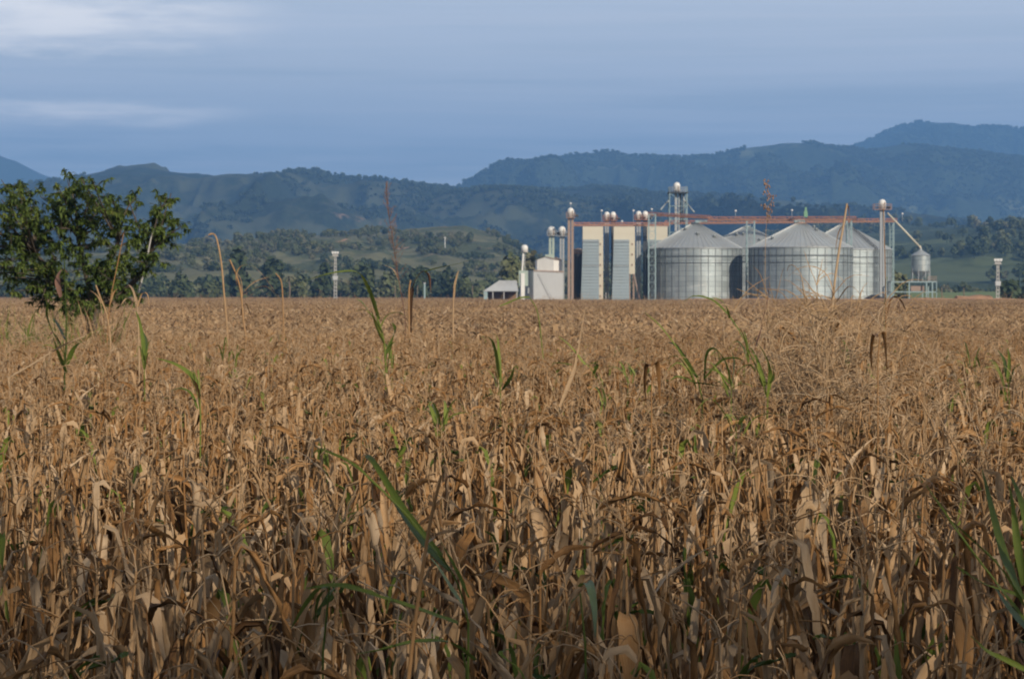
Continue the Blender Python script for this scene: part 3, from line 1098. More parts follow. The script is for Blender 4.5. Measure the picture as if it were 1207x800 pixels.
zt = Z(319.5, D)
b = MB()
corr_wall(b, (xl, 3.5), (xm, 0), 0, zt + 0.15, 26)
corr_wall(b, (xm, 0), (xr, 2.5), 0, zt - 0.1, 60)
corr_wall(b, (xr, 2.5), (xr - 2, 12), 0, zt - 0.1, 40)
corr_wall(b, (xl, 3.5), (xl - 0.5, 12), 0, zt - 0.1, 40)
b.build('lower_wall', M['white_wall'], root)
b = MB()
b.add([(xl - 0.1, 3.4, zt + 0.16), (xm, -0.15, zt + 0.2), (xr + 0.15, 2.4, zt - 0.05), (xr - 2, 12, zt + 0.1), (xl - 0.5, 12, zt + 0.1)], [(0, 1, 2, 3, 4)])
b.bar((xm, -0.15, zt + 0.1), (xr + 0.15, 2.4, zt - 0.1), 0.12, 0.25)
b.build('lower_roof', M['leg_brown'], root)
u0, u1, u2 = -7.0 * k, 13 * k, 22.5 * k
zu, zp = Z(305.5, D), Z(302.5, D)
b = MB()
corr_wall(b, (u0, 4.4), (u1, 2.6), zt, zu, 34)
corr_wall(b, (u1, 2.6), (u2, 5.5), zt, zu - 0.1, 18)
corr_wall(b, (u2, 5.5), (u2 - 2, 9.5), zt, zu - 0.1, 12)
corr_wall(b, (u0, 4.4), (u0 - 0.3, 9.5), zt, zu, 12)
um = (u0 + u1) / 2
b.add([(u0, 4.4, zu), (u1, 2.6, zu), (um, 3.5, zp)], [(0, 1, 2)])
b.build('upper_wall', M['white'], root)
b = MB()
b.add([(u0 - 0.2, 4.3, zu - 0.05), (um, 3.35, zp + 0.05), (um + 2.6, 9.8, zp + 0.05), (u0 - 0.3, 10, zu - 0.05),
       (u1 + 0.1, 2.45, zu - 0.1), (u2 + 0.2, 5.4, zu - 0.15), (u2 - 2, 9.7, zu)],
      [(0, 1, 2, 3), (1, 4, 5), (1, 5, 6, 2)])
b.build('upper_roof', M['leg_brown'], root)
b = MB()
b.box(3 * k, 13 * k, 5.0, 6.4, zu, zp + 0.55)
b.build('roof_box', M['leg_green'], root)
b = MB()
b.bar((-5 * k, -0.1, Z(322, D)), (12 * k, 0.9, 1.6), 0.09)
b.build('sloping_pipe', M['leg_grey'], root)
for x in (-21 * k, -16 * k):
    b = MB()
    b.box(x - 0.35, x + 0.35, 3.5 - (x - xl) / (xm - xl) * 3.5 - 0.10, 3.5 - (x - xl) / (xm - xl) * 3.5 + 0.1, 3.0, 4.2)
    b.build('window', M['leg_grey'], root)

# ------------------------------------------------------------------ dark tank and dryers
D = 530
k = D / F
root = thing('storage_tank', 'dark storage tank between the tall elevator and the first dryer', 'tank', (X(681.5, D), D, 0))
zt = Z(300, D)
b = MB()
b.lathe([(6.5 * k, 0), (6.5 * k, zt), (6.6 * k, zt + 0.1)], (0, 0), 36)
for z in np.linspace(0.8, zt - 0.6, 8):
    b.lathe([(6.5 * k + 0.005, z), (6.5 * k + 0.07, z + 0.05), (6.5 * k + 0.005, z + 0.1)], (0, 0), 36, cap=False)
b.build('shell', M['dark'], root)
b = MB()
b.lathe([(6.7 * k, zt + 0.1), (1.0, zt + 1.2), (0.1, zt + 1.4)], (0, 0), 36)
b.build('roof', M['leg_brown'], root)
b = MB()
for i in range(18):
    a = 2 * math.pi * i / 18
    c = (6.3 * k * math.cos(a), 6.3 * k * math.sin(a))
    a2 = a + 2 * math.pi / 18
    c2 = (6.3 * k * math.cos(a2), 6.3 * k * math.sin(a2))
    b.bar((*c, zt + 0.1), (*c, zt + 1.1), 0.06)
    b.bar((*c, zt + 1.1), (*c2, zt + 1.1), 0.06)
b.build('railing', M['leg_brown'], root)


def dryer(px0, px1, split, D, top, cut, label, open_foot):
    root = thing('grain_dryer', label, 'grain dryer', (X(px0, D), D, 0), 'cream grain dryers')
    k = D / F
    w = (px1 - px0) * k
    s_ = (split - px0) * k
    zt, zc = Z(top, D), Z(cut, D)
    foot = Z(323, D) if open_foot else 0.0
    b = MB()
    b.box(0, w, 0.6, 5.0, foot if open_foot else 0, zt)
    for z in np.arange(1.2 + foot, zt, 1.5):                  # joints of the housing sheets
        b.box(-0.03, w + 0.03, 0.57, 5.03, z, z + 0.06)
    b.build('housing', M['cream'], root)
    b = MB()                                                   # louvred grey front, wider at the foot
    n = 22
    for i in range(n):
        z0, z1 = zc * i / n, zc * (i + 1) / n
        e0, e1 = 0.5 * (1 - i / n), 0.5 * (1 - (i + 1) / n)
        y0 = -0.35 - 0.05
        b.add([(-e0, y0 - 0.12, z0), (s_, y0 - 0.12, z0), (s_, y0 + 0.03, z1), (-e1, y0 + 0.03, z1),
               (-e0, 0.55, z0), (s_, 0.55, z0), (s_, 0.55, z1), (-e1, 0.55, z1)],
              [(0, 1, 2, 3), (1, 5, 6, 2), (0, 3, 7, 4), (3, 2, 6, 7), (0, 4, 5, 1)])
    b.build('louvred_front', M['louvre'], root)
    for z in (zc * 0.98, zc * 0.62):
        b = MB()
        b.box(-0.1, s_ + 0.05, -0.62, -0.5, z - 0.12, z)
        b.build('ledge', M['leg_grey'], root)
    if open_foot:
        b = MB()
        for x in (s_ + 0.2, w - 0.2):
            for y in (0.9, 4.6):
                b.box(x - 0.12, x + 0.12, y - 0.12, y + 0.12, 0, foot)
        b.bar((w - 0.2, 0.7, foot), (w + 1.3, 0.4, 0.3), 0.28)
        b.build('frame', M['leg_brown'], root)
    for i, z in enumerate(np.linspace(zc * 0.15, zc * 0.92, 6)):
        if z > foot:
            b = MB()
            b.box(w - 0.75, w - 0.45, 0.5, 0.62, z, z + 0.45)
            b.build('inspection_hatch', M['leg_brown'], root)
    return root


dryer(687.0, 711.0, 706.0, 516, 267, 282.5, 'first cream grain dryer with grey louvred front, nearest the white building', False)
dryer(723.5, 748.5, 741.5, 516, 267, 282.5, 'second cream grain dryer, its louvred foot in shadow', True)
dryer(762.0, 787.0, 780.0, 536, 266.5, 283.0, 'third cream grain dryer, mostly hidden behind the first silo', False)


# ------------------------------------------------------------------ conveyor bridges
def conveyor(p0, p1, D0, D1, label, matb, lamps=(), hpx=4.0, n=None):
    a, c = P(*p0, D0), P(*p1, D1)
    root = thing('conveyor_bridge', label, 'conveyor', tuple(a), 'red conveyor bridges')
    d = c - a
    L = d.length
    u = d.normalized()
    s_ = u.cross(Vector((0, 0, 1))).normalized()
    up = Vector((0, 0, 1))
    H = hpx * D0 / F
    n = n or max(4, int(L / 1.6))
    b = MB()
    b.bar(-up * 0.05, d - up * 0.05, 0.7, 0.42)
    b.build('trough', matb, root)
    b = MB()
    for k in (-0.75, 0.75):
        o_ = s_ * k
        b.bar(o_ - up * 0.15, d + o_ - up * 0.15, 0.12)
        b.bar(o_ + up * (H - 0.15), d + o_ + up * (H - 0.15), 0.12)
        for i in range(n + 1):
            q = d * (i / n) + o_
            b.bar(q - up * 0.15, q + up * (H - 0.15), 0.08)
            if i < n:
                q2 = d * ((i + 1) / n) + o_
                b.bar(q - up * 0.15, q2 + up * (H - 0.15), 0.07) if i % 2 else b.bar(q + up * (H - 0.15), q2 - up * 0.15, 0.07)
    for i in range(n + 1):
        q = d * (i / n)
        b.bar(q - s_ * 0.75 - up * 0.3, q + s_ * 0.75 - up * 0.3, 0.08)
    b.build('truss', M['rust'], root)
    b = MB()
    b.bar(s_ * 0.55 - up * 0.36, d + s_ * 0.55 - up * 0.36, 0.4, 0.05)
    b.build('walkway', M['leg_brown'], root)
    for (px, py) in lamps:
        f = (X(px, D0) - a.x) / d.x
        q = d * f
        zz = Z(py, D0) - a.z
        b = MB()
        b.bar(q - up * 0.1, Vector((q.x, q.y, zz)), 0.07)
        lp = b.build('lamp_post', M['leg_grey'], root)
        b = MB()
        b.lathe([(0.05, zz), (0.24, zz + 0.08), (0.24, zz + 0.3), (0.05, zz + 0.42)], (q.x, q.y), 8)
        b.build('lamp', M['lamp_white'], lp)
    return root


conveyor((674, 265.0), (788, 265.0), 519.0, 519.0, 'lower conveyor bridge running over the cream dryers', M['rust_pale'], [(709, 249.5), (746.5, 249.5), (733, 262)], 3.2)
conveyor((762, 252.5), (836, 256.5), 528, 521, 'conveyor bridge sloping down from the dryers to the first silo', M['rust_pale'], [(768, 248)], 3.0)
conveyor((836, 258.6), (1009, 258.4), 521, 512, 'long conveyor bridge over the front silo roofs', M['rust_pale'], [(866, 250), (930, 250)], 3.6)
conveyor((784, 263.0), (1057, 260.5), 556, 548, 'rear conveyor bridge reaching past the last silo', M['rust_pale'], [(1056.5, 254.5)], 3.4)


# supports of the bridges
def trestle(px, D, top, foot, wpx, label, mat=None, dpt=1.6):
    k = D / F
    root = thing('trestle', label, 'trestle', (X(px, D), D, foot), 'pale blue trestles')
    h = Z(top, D) - foot
    w = wpx * k / 2
    cs = [(-w, -dpt / 2), (w, -dpt / 2), (w, dpt / 2), (-w, dpt / 2)]
    for c in cs:
        b = MB()
        b.bar((*c, 0), (*c, h), 0.16)
        b.build('post', mat or M['teal'], root)
    b = MB()
    n = max(2, int(h / 1.7))
    for i in range(n + 1):
        z = h * i / n
        for j in range(4):
            p, q = cs[j], cs[(j + 1) % 4]
            if i:
                b.bar((*p, z - 0.05), (*q, z - 0.05), 0.09)
            if i < n:
                z2 = h * (i + 1) / n
                b.bar((*p, z), (*q, z2), 0.05)
    b.build('bracing', mat or M['teal'], root)
    return root


trestle(768.5, 514, 252.5, 0, 8, 'lattice trestle between the dark elevator pair and the first silo')
trestle(826, 521.0, 259.8, Z(262.5, 521.0), 13, 'short trestle on the peak of the first silo')
trestle(884.5, 534, 259.5, 0, 9, 'lattice trestle standing in the gap between the two front silos')
trestle(942, 512, 259.5, Z(262.5, 512), 11, 'short trestle on the peak of the widest silo')
trestle(1000.5, 531, 259.8, 0, 5.5, 'lattice trestle before the silo with the dark ladder')
trestle(1050.5, 552, 261.5, 0, 4.6, 'lattice trestle right of the last silo under the conveyor end')

# green head box over the middle silo
D = 511
b = MB()
b.prism([(-0.35, 0), (0.35, 0), (0.42, 0.9), (0.2, 1.5), (0.2, 2.1), (-0.2, 2.1), (-0.2, 1.5), (-0.42, 0.9)], -0.4, 0.4)
root = b.build('drive_unit', NT('green_machine_paint').fin((0.13, 0.26, 0.16), 0.55))
root.location = (X(949.5, D), D + 0.2, Z(256, D))
tag(root, 'small green drive unit on the conveyor above the widest silo', 'drive unit')

# ------------------------------------------------------------------ lattice tower behind the first silo
D = 545
k = D / F
root = thing('elevator_tower', 'tall blue-grey lattice tower with white-headed elevator behind the first silo', 'tower', (X(798.8, D), D, 0))
zt, zd = Z(220.5, D), Z(227, D)
w = 10.3 * k
for x in (-w, w):
    for y in (-2, 2):
        b = MB()
        b.bar((x, y, 0), (x, y, zt), 0.17)
        b.build('post', M['teal'], root)
b = MB()
lv = np.linspace(2, zd - 0.2, 9)
for i, z in enumerate(lv):
    for (p, q) in (((-w, -2), (w, -2)), ((-w, 2), (w, 2)), ((-w, -2), (-w, 2)), ((w, -2), (w, 2))):
        b.bar((*p, z), (*q, z), 0.11)
        if i < 8:
            if i % 2:
                p, q = q, p
            b.bar((*p, z), (*q, lv[i + 1]), 0.08)
b.build('bracing', M['teal'], root)
b = MB()
b.box(-w - 0.3, w + 0.3, -2.3, 2.3, zd - 0.16, zd)
b.build('platform', M['dark'], root)
b = MB()
for y in (-2.2, 2.2):
    for z in (0.55, 1.15):
        b.bar((-w, y, zd + z), (w, y, zd + z), 0.07)
    for i in range(8):
        x = -w + 2 * w * i / 7
        b.bar((x, y, zd), (x, y, zd + 1.15), 0.06)
b.build('railing', M['leg_grey'], root)
b = MB()
b.box(-1.6 * k * 2 - 0.1, -0.15, -0.4, 0.4, 0.5, zd + 0.4)
b.box(0.1, 1.9 * k, -0.4, 0.4, 0.5, zd + 0.4)
b.build('leg', M['leg_grey'], root)
h = dome_mb(4.0 * k, 11 * k, -1.2 * k, 0, zd + 0.2).build('head', M['white'], root)
b = MB()
b.box(-0.2 * k, 1.1 * k, -4.0 * k - 0.06, -3.4 * k, zd + 0.2, zd + 1.5)
b.build('hatch', M['leg_brown'], h)
b = MB()
b.tube([(6.5 * k, -0.5, zd + 0.2), (6.3 * k, -0.5, Z(239, D)), (6.0 * k, -0.5, Z(262, D))], 0.24, 8)
b.tube([(3.4 * k, 0.5, zd + 0.2), (3.6 * k, 0.5, Z(262, D))], 0.2, 8)
b.build('down_pipe', M['zinc_dull'], root)
for (xa, ya, xb, yb, nm) in ((785, 239.5, 777.5, 248, 'spout'), (808.5, 239, 817, 251, 'spout')):
    b = MB()
    b.tube([(X(xa, D) - X(798.8, D), -0.5, Z(ya, D)), (X(xb, D) - X(798.8, D), -3, Z(yb, D))], 0.17, 8)
    if xa < 800:
        b.tube([(-w, -0.5, Z(236.5, D)), (X(xa, D) - X(798.8, D), -0.5, Z(ya, D))], 0.17, 8)
    else:
        b.tube([(5.5 * k, -0.5, Z(233, D)), (X(xa, D) - X(798.8, D), -0.5, Z(ya, D))], 0.17, 8)
    b.build(nm, M['zinc_dull'], root)

# ------------------------------------------------------------------ hopper tank on its frame
D = 506
k = D / F
root = thing('hopper_tank', 'shiny metal hopper tank with conical lid raised on legs', 'tank', (X(1085, D), D, 0))
r = 11 * k
ze, zb = Z(301, D), Z(319.5, D)
b = MB()
pr = []
for i in range(41):
    pr.append((r + 0.02 * math.cos(i / 2 * 2 * math.pi), zb + (ze - zb) * i / 40))
b.lathe(pr, (0, 0), 40, cap=False)
b.lathe([(0.35, Z(329, D)), (r, zb)], (0, 0), 40, cap=False)
b.build('shell', M['zinc'], root)
b = MB()
b.lathe([(r + 0.18, ze - 0.05), (0.25, Z(294.5, D)), (0.22, Z(292, D)), (0.02, Z(291.5, D))], (0, 0), 24, smooth=False)
b.build('lid', M['zinc_roof'], root)
zp = Z(331.8, D)
for i in range(8):
    a = 2 * math.pi * (i + 0.5) / 8
    b = MB()
    b.bar((r * math.cos(a), r * math.sin(a), zp), (r * math.cos(a), r * math.sin(a), zb + 0.6), 0.14)
    b.build('leg', M['leg_grey'], root)
b = MB()
b.tube([(0, 0, Z(328.5, D)), (0.05, 0, Z(333, D))], 0.25, 10)
b.build('outlet', M['dark'], root)

root = thing('platform_frame', 'pale blue steel platform frame carrying the hopper tank', 'platform', (X(1075, D), D, 0))
x0, x1 = -26.5 * k, 26.5 * k
for x in (x0, -5.6 * k, 14.6 * k, x1 - 0.9, x1):
    for y in (-2.4, 2.4):
        b = MB()
        b.bar((x, y, 0), (x, y, zp - 0.1), 0.22 if x < x1 else 0.14)
        b.build('post', M['teal'], root)
b = MB()
for zz in (zp - 0.1, Z(344, D)):
    for y in (-2.4, 2.4):
        b.bar((x0 - 0.1, y, zz), (x1 + 0.1, y, zz), 0.14, 0.2)
    for x in (x0, -5.6 * k, 14.6 * k, x1):
        b.bar((x, -2.4, zz - 0.02), (x, 2.4, zz - 0.02), 0.12)
b.build('beam', M['teal'], root)
b = MB()
b.box(x0, x1 + 0.1, -2.5, 2.5, zp, zp + 0.05)
b.build('deck', M['leg_grey'], root)
b = MB()
for i in range(5):
    x = x1 - 1.9 + i * 0.45
    b.bar((x, -2.4, zp), (x, -2.4, zp + 1.0), 0.05)
b.bar((x1 - 1.9, -2.4, zp + 1), (x1 + 0.1, -2.4, zp + 1), 0.06)
b.bar((x1 - 1.9, -2.4, zp + 0.5), (x1 + 0.1, -2.4, zp + 0.5), 0.06)
b.build('railing', M['rust_pale'], root)
b = MB()
b.box(-2.5 * k, 13 * k, -1.2, 1.0, Z(343, D), Z(337, D))
b.build('machine_box', M['leg_brown'], root)

b = MB()
b.tube([P(1045.5, 251, 506) - Vector((0, 0, 0)), P(1065, 271, 506), P(1083.5, 290.5, 506.0)], 0.19, 10)
b.tube([P(1083.5, 290, 506), P(1084.8, 292.5, 506)], 0.27, 10)
root = b.build('grain_spout', M['cream'])
tag(root, 'long pale grain spout slanting from the lone elevator down to the hopper tank', 'spout')


# ------------------------------------------------------------------ poles
def light_pole(px, D, top, mid, label):
    k = D / F
    root = thing('light_pole', label, 'pole', (X(px, D), D, 0), 'pale floodlight poles')
    zt = Z(top, D)
    b = MB()
    for s_ in (-1, 1):
        b.bar((s_ * 0.32, 0, 0), (s_ * 0.17, 0, zt - 0.2), 0.18, 0.2)
    n = int(zt / 0.8)
    for i in range(n):
        z = 0.4 + i * 0.8
        e = 0.30 - 0.13 * z / zt
        b.box(-e, e, -0.08, 0.08, z, z + 0.2)
    b.build('shaft', M['concrete'], root)
    b = MB()
    b.box(-0.75, 0.75, -0.3, 0.3, zt - 1.15, zt - 1.0)
    b.box(-0.62, 0.62, -0.05, 0.05, zt - 1.0, zt - 0.3)
    b.build('head_frame', M['concrete'], root)
    for s_ in (-0.58, 0.0, 0.58):
        b = MB()
        b.prism([(s_ - 0.2, zt - 0.5), (s_ + 0.2, zt - 0.5), (s_ + 0.27, zt), (s_ - 0.27, zt)], -0.35, 0.2)
        b.build('floodlight', M['lamp_white'], root)
    b = MB()
    zm = Z(mid, D)
    b.prism([(-0.5, zm - 0.5), (0.5, zm - 0.5), (0.6, zm + 0.45), (-0.6, zm + 0.45)], -0.4, 0.3)
    b.build('switch_box', M['white_wall'], root)
    return root


light_pole(395.4, 560, 296.5, 327.5, 'pale floodlight pole standing alone before the dark woods left of the silos')
light_pole(1176.0, 500, 305.0, 334.0, 'pale floodlight pole right of the hopper tank')
root = thing('marker_post', 'short pale blue post at the far edge of the maize, left of the open shed', 'post', (X(500.6, 640), 640, 0))
b = MB()
b.bar((0, 0, 0), (0, 0, Z(334, 640)), 0.42)
b.build('shaft', M['teal'], root)
b = MB()
b.box(-0.3, 0.3, -0.3, 0.3, Z(334, 640), Z(333.2, 640))
b.build('cap', M['white'], root)
Dm = 1500.0
zg = float(r_near.h(np.array([(524.6 - 603.5) * 1500 / 1750 + 603.5]), np.array([-250 / 800.0]))[0])
root = thing('radio_mast', 'thin white mast on the wooded hillside above the field', 'mast', (X(524.6, Dm), Dm, zg - 1))
b = MB()
b.tube([(0, 0, 0), (0, 0, Z(279, Dm) - zg + 1)], [0.32, 0.2], 8)
b.build('shaft', M['white'], root)
b = MB()
b.box(-0.7, 0.7, -0.1, 0.1, Z(279, Dm) - zg + 0.2, Z(279, Dm) - zg + 0.5)
b.build('cross_arm', M['white'], root)
rl = random.Random(8)
for i, (px, lab) in enumerate(((492, 'weathered timber post between the reddish weed and the blue post'),
                               (557, 'weathered timber post at the wood edge left of the open shed'),
                               (466, 'weathered timber post just under the tall reddish weed'),
                               (1110, 'weathered timber post in the grass right of the platform frame'),
                               (1136, 'weathered timber post at the middle of the pasture strip'))):
    b = MB()
    z = 5.2 if px < 1000 else 4.4
    b.tube([(0, 0, 0), (rl.uniform(-.06, .06), 0, z * 0.6), (rl.uniform(-.1, .1), 0, z)], [0.13, 0.12, 0.1], 7)
    o = b.build('fence_post', M['bark'])
    o.location = (X(px, 640 if px < 1000 else 560), 640 if px < 1000 else 560, 0)
    tag(o, lab, 'post', 'weathered posts along the field edge')

# ------------------------------------------------------------------ dark vehicle in front of the silos
D = 499
k = D / F
root = thing('parked_car', 'black parked car half hidden by the maize before the last silo', 'car', (X(1032.5, D), D, Z(354.5, D) - 0.2))
b = MB()
b.prism([(-2.0, 0.35), (2.0, 0.35), (2.05, 0.8), (1.9, 0.95), (1.1, 1.02), (0.55, 1.45), (-0.9, 1.48), (-1.75, 1.02), (-2.05, 0.92)], 0, 1.6)
b.build('body', M['car_paint'], root)
b = MB()
b.prism([(0.95, 1.03), (0.5, 1.38), (-0.15, 1.38), (-0.15, 1.03)], -0.012, -0.004)
b.prism([(-0.25, 1.03), (-0.25, 1.38), (-0.85, 1.4), (-1.45, 1.05)], -0.012, -0.004)
b.build('side_window', M['glass'], root)
for x in (-1.25, 1.25):
    b = MB()
    n = 18
    b.prism([(x + 0.33 * math.cos(2 * math.pi * i / n), 0.33 + 0.33 * math.sin(2 * math.pi * i / n)) for i in range(n)], -0.05, 0.2)
    wq = b.build('wheel', M['rubber'], root)
    b = MB()
    b.prism([(x + 0.2 * math.cos(2 * math.pi * i / n), 0.33 + 0.2 * math.sin(2 * math.pi * i / n)) for i in range(n)], -0.07, -0.052)
    b.build('rim', M['leg_grey'], wq)
b = MB()
b.box(1.82, 2.07, 0.05, 0.4, 0.66, 0.82)
b.build('headlight', M['lamp_white'], root)


# ------------------------------------------------------------------ single trees along the wood edge
def edge_tree(px, D, top, wpx, mat, label, seed, kind='tree', lobes=6, squash=1.0, low=0.0):
    k = D / F
    h = Z(top, D)
    r = wpx * k / 2
    root = thing('tree', label, 'tree', (X(px, D), D, 0), 'trees along the far edge of the field')
    rgx = random.Random(seed)
    b = MB()
    lean = rgx.uniform(-0.4, 0.4)
    b.tube([(0, 0, -0.2), (lean * 0.4, 0, h * 0.3), (lean, 0.1, h * 0.62), (lean * 1.1, 0.1, h * 0.85)], [0.05 * h * 0.55, 0.035 * h * 0.6, 0.02 * h * 0.6, 0.03], 8)
    for i in range(5):
        a = rgx.uniform(0, 6.28)
        z0 = h * rgx.uniform(0.3, 0.6)
        b.tube([(lean * z0 / h, 0, z0), (r * 0.5 * math.cos(a), r * 0.5 * math.sin(a), z0 + h * 0.15), (r * 0.8 * math.cos(a), r * 0.8 * math.sin(a), z0 + h * 0.22)],
               [0.012 * h, 0.008 * h, 0.02], 6)
    b.build('trunk', M['bark_dark'], root)
    cz = h * (0.56 - low * 0.1)
    c = crown_mesh('crown', mat, 620, r * 1.05, (h - cz) * 1.25 * squash, cz, 0.26 + 0.045 * h, seed, lobes)
    COL.objects.link(c)
    c.parent = root
    return root


ET = [
    (212, 780, 321, 34, 'fol_dark', 'dark round tree just right of the leafy tree in the maize'),
    (246, 800, 330, 30, 'fol_olive', 'low olive tree behind the tallest bent dry stalk'),
    (281, 760, 300, 30, 'fol_dark', 'tall dark tree top standing over the arching dry stalks'),
    (318, 770, 308, 38, 'fol_dark', 'broad dark tree behind the arching dry stalks'),
    (352, 790, 325, 30, 'fol_olive', 'small olive tree left of the floodlight pole'),
    (378, 770, 316, 26, 'fol_dark', 'dark bushy tree close beside the left floodlight pole'),
    (424, 780, 316, 40, 'fol_dark', 'wide dark tree right of the left floodlight pole'),
    (462, 800, 324, 34, 'fol_olive', 'olive tree behind the tall reddish weed'),
    (494, 770, 318, 36, 'fol_dark', 'dark tree behind the dark bent maize leaf'),
    (528, 790, 322, 36, 'fol_dark', 'dark tree behind the short blue post'),
    (556, 780, 326, 30, 'fol_olive', 'olive tree at the left side of the open shed'),
    (602, 620, 306, 34, 'fol_olive', 'yellowish olive tree rising behind the open shed'),
    (627, 640, 300, 26, 'fol_pale', 'pale tree between the short leaning elevator and the white building'),
    (1059, 640, 322, 26, 'fol_olive', 'grey green tree seen through the platform frame'),
    (1190, 600, 330, 24, 'fol_dark', 'dark tree just right of the right floodlight pole'),
    (1212, 610, 326, 34, 'fol_dark', 'dark broad tree cut by the right edge of the picture'),
]
for i, (px, D, top, w, m_, lab) in enumerate(ET):
    edge_tree(px, D, top, w, M[m_], lab, 300 + i, low=1.0 if top > 312 else 0.3)

# palm among them
D = 760
k = D / F
root = thing('palm_tree', 'grey feathery palm left of the floodlight pole among dark trees', 'tree', (X(341, D), D, 0))
hz_ = Z(328, D)
b = MB()
b.tube([(0, 0, 0), (0.2, 0, hz_ * 0.5), (0, 0, hz_)], [0.3, 0.24, 0.2], 8)
b.build('trunk', M['bark'], root)
b = MB()
rgx = random.Random(3)
for i in range(15):
    a = 2 * math.pi * i / 15 + rgx.uniform(-.2, .2)
    e = rgx.uniform(0.1, 1.2)
    L = rgx.uniform(2.4, 3.2)
    p = Vector((0, 0, hz_))
    sd = Vector((-math.sin(a), math.cos(a), 0))
    for j in range(6):
        q = p + Vector((math.cos(a) * math.cos(e), math.sin(a) * math.cos(e), math.sin(e))) * L / 6
        wv = 0.55 * (1 - j / 7)
        b.add([p, p + sd * wv - Vector((0, 0, .2)), q + sd * wv * 0.8 - Vector((0, 0, .2)), q], [(0, 1, 2, 3)], 0, False, rgx.uniform(.4, .9))
        b.add([p, p - sd * wv - Vector((0, 0, .2)), q - sd * wv * 0.8 - Vector((0, 0, .2)), q], [(3, 2, 1, 0)], 0, False, rgx.uniform(.4, .9))
        p = q
        e -= 0.33
b.build('crown', M['fol_pale'], root)


# ------------------------------------------------------------------ maize
class LB:
    """leaf strips and stalks with a tone per face and uv along the blade"""

    def __init__(s):
        s.v, s.f, s.a, s.uv, s.mi = [], [], [], [], []

    def grid(s, pts, tone, uvw=1.0, mi=0):
        """pts: array (n along, m across, 3)"""
        n, m = pts.shape[:2]
        o = len(s.v)
        s.v += pts.reshape(-1, 3).tolist()
        rnd = random.random() * 7
        for i in range(n):
            for j in range(m):
                s.uv.append((rnd + j / (m - 1) * uvw, rnd * 3 + i / (n - 1)))
        for i in range(n - 1):
            for j in range(m - 1):
                a = o + i * m + j
                s.f.append((a, a + 1, a + m + 1, a + m))
                s.a.append(tone if not hasattr(tone, '__len__') else float(tone[i]))
                s.mi.append(mi)

    def tube(s, pts, rad, n, tone, mi=0):
        b = MB().tube(pts, rad, n, cap=False)
        o = len(s.v)
        s.v += [tuple(p) for p in b.v]
        L = len(pts)
        for i in range(L):
            for k in range(n):
                s.uv.append((k / n, i * 0.3))
        s.f += [tuple(q + o for q in f) for f in b.f]
        s.a += [tone] * len(b.f)
        s.mi += [mi] * len(b.f)

    def mesh(s, name, mats):
        me = bpy.data.meshes.new(name)
        me.from_pydata(s.v, [], s.f)
        for m in (mats if isinstance(mats, (list, tuple)) else [mats]):
            me.materials.append(m)
        me.polygons.foreach_set('use_smooth', [True] * len(s.f))
        me.polygons.foreach_set('material_index', s.mi)
        at_ = me.attributes.new('tone', 'FLOAT', 'FACE')
        at_.data.foreach_set('value', np.clip(np.array(s.a, np.float32), 0.0, 1.0))
        u = me.uv_layers.new(name='UVMap')
        li = np.empty(len(me.loops), np.int32)
        me.loops.foreach_get('vertex_index', li)
        u.data.foreach_set('uv', np.array(s.uv, np.float32)[li].ravel())
        me.update()
        return me

    def build(s, name, mats, parent=None):
        o = bpy.data.objects.new(name, s.mesh(name, mats))
        COL.objects.link(o)
        if parent is not None:
            o.parent = parent
        return o


def unit(v):
    return v / (np.linalg.norm(v) + 1e-9)


def blade(lb, path, width, tone, rg, fold=0.6, twist=0.0, tw0=0.0, crinkle=0.004, m=5, prof=None, mi=0, tear=0.0):
    """a folded leaf blade along a path (n x 3 array)"""
    path = np.asarray(path, float)
    n = len(path)
    out = np.zeros((n, m, 3))
    up = np.array([0, 0, 1.0])
    prev = None
    ph = rg.uniform(0, 6.28)
    for i in range(n):
        t_ = i / (n - 1)
        T = unit(path[min(i + 1, n - 1)] - path[max(i - 1, 0)])
        S = np.cross(T, up)
        if np.linalg.norm(S) < 0.25 and prev is not None:
            S = prev - T * prev.dot(T)
        S = unit(S)
        if prev is not None and S.dot(prev) < 0:
            S = -S
        prev = S
        N = np.cross(S, T)
        th = tw0 + twist * t_ + 0.25 * math.sin(ph + 5 * t_)
        S2 = S * math.cos(th) + N * math.sin(th)
        N2 = np.cross(S2, T)
        w = width * (prof(t_) if prof else (min(1.0, 0.45 + 2.6 * t_) * (1 - t_) ** 0.75))
        w *= 1 + tear * rg.uniform(-1, 0.3)
        w = max(w, 0.0025)
        kap = fold * (1 + 0.5 * math.sin(ph * 2 + 4 * t_)) + 0.02
        for j in range(m):
            u = -1 + 2 * j / (m - 1)
            a = u * kap
            off = S2 * (math.sin(a) / kap) * w / 2 + N2 * ((1 - math.cos(a)) / kap) * w / 2
            out[i, j] = path[i] + off + N2 * rg.normal() * crinkle
    lb.grid(out, tone, 1.0, mi)


def droop_path(p0, az, e0, e1, L, n, rg, snap=None, wander=0.25, zmin=0.03):
    p = np.array(p0, float)
    out = [p.copy()]
    a = az
    kink = int(rg.integers(2, max(3, n)))
    for i in range(n):
        t_ = (i + 0.5) / n
        if snap is None:
            e = e0 + (e1 - e0) * t_ ** 1.1
        else:
            e = e0 if t_ < snap else e1 + (e0 - e1) * max(0, 1 - (t_ - snap) / 0.12) * 0.6
        a += rg.normal() * wander * 0.35
        if i == kink and n > 8:
            a += rg.normal() * 0.9
        e += rg.normal() * 0.10
        d = np.array([math.cos(e) * math.cos(a), math.cos(e) * math.sin(a), math.sin(e)])
        p = p + d * L / n
        if p[2] < zmin:
            p[2] = zmin
        out.append(p.copy())
    return np.array(out)


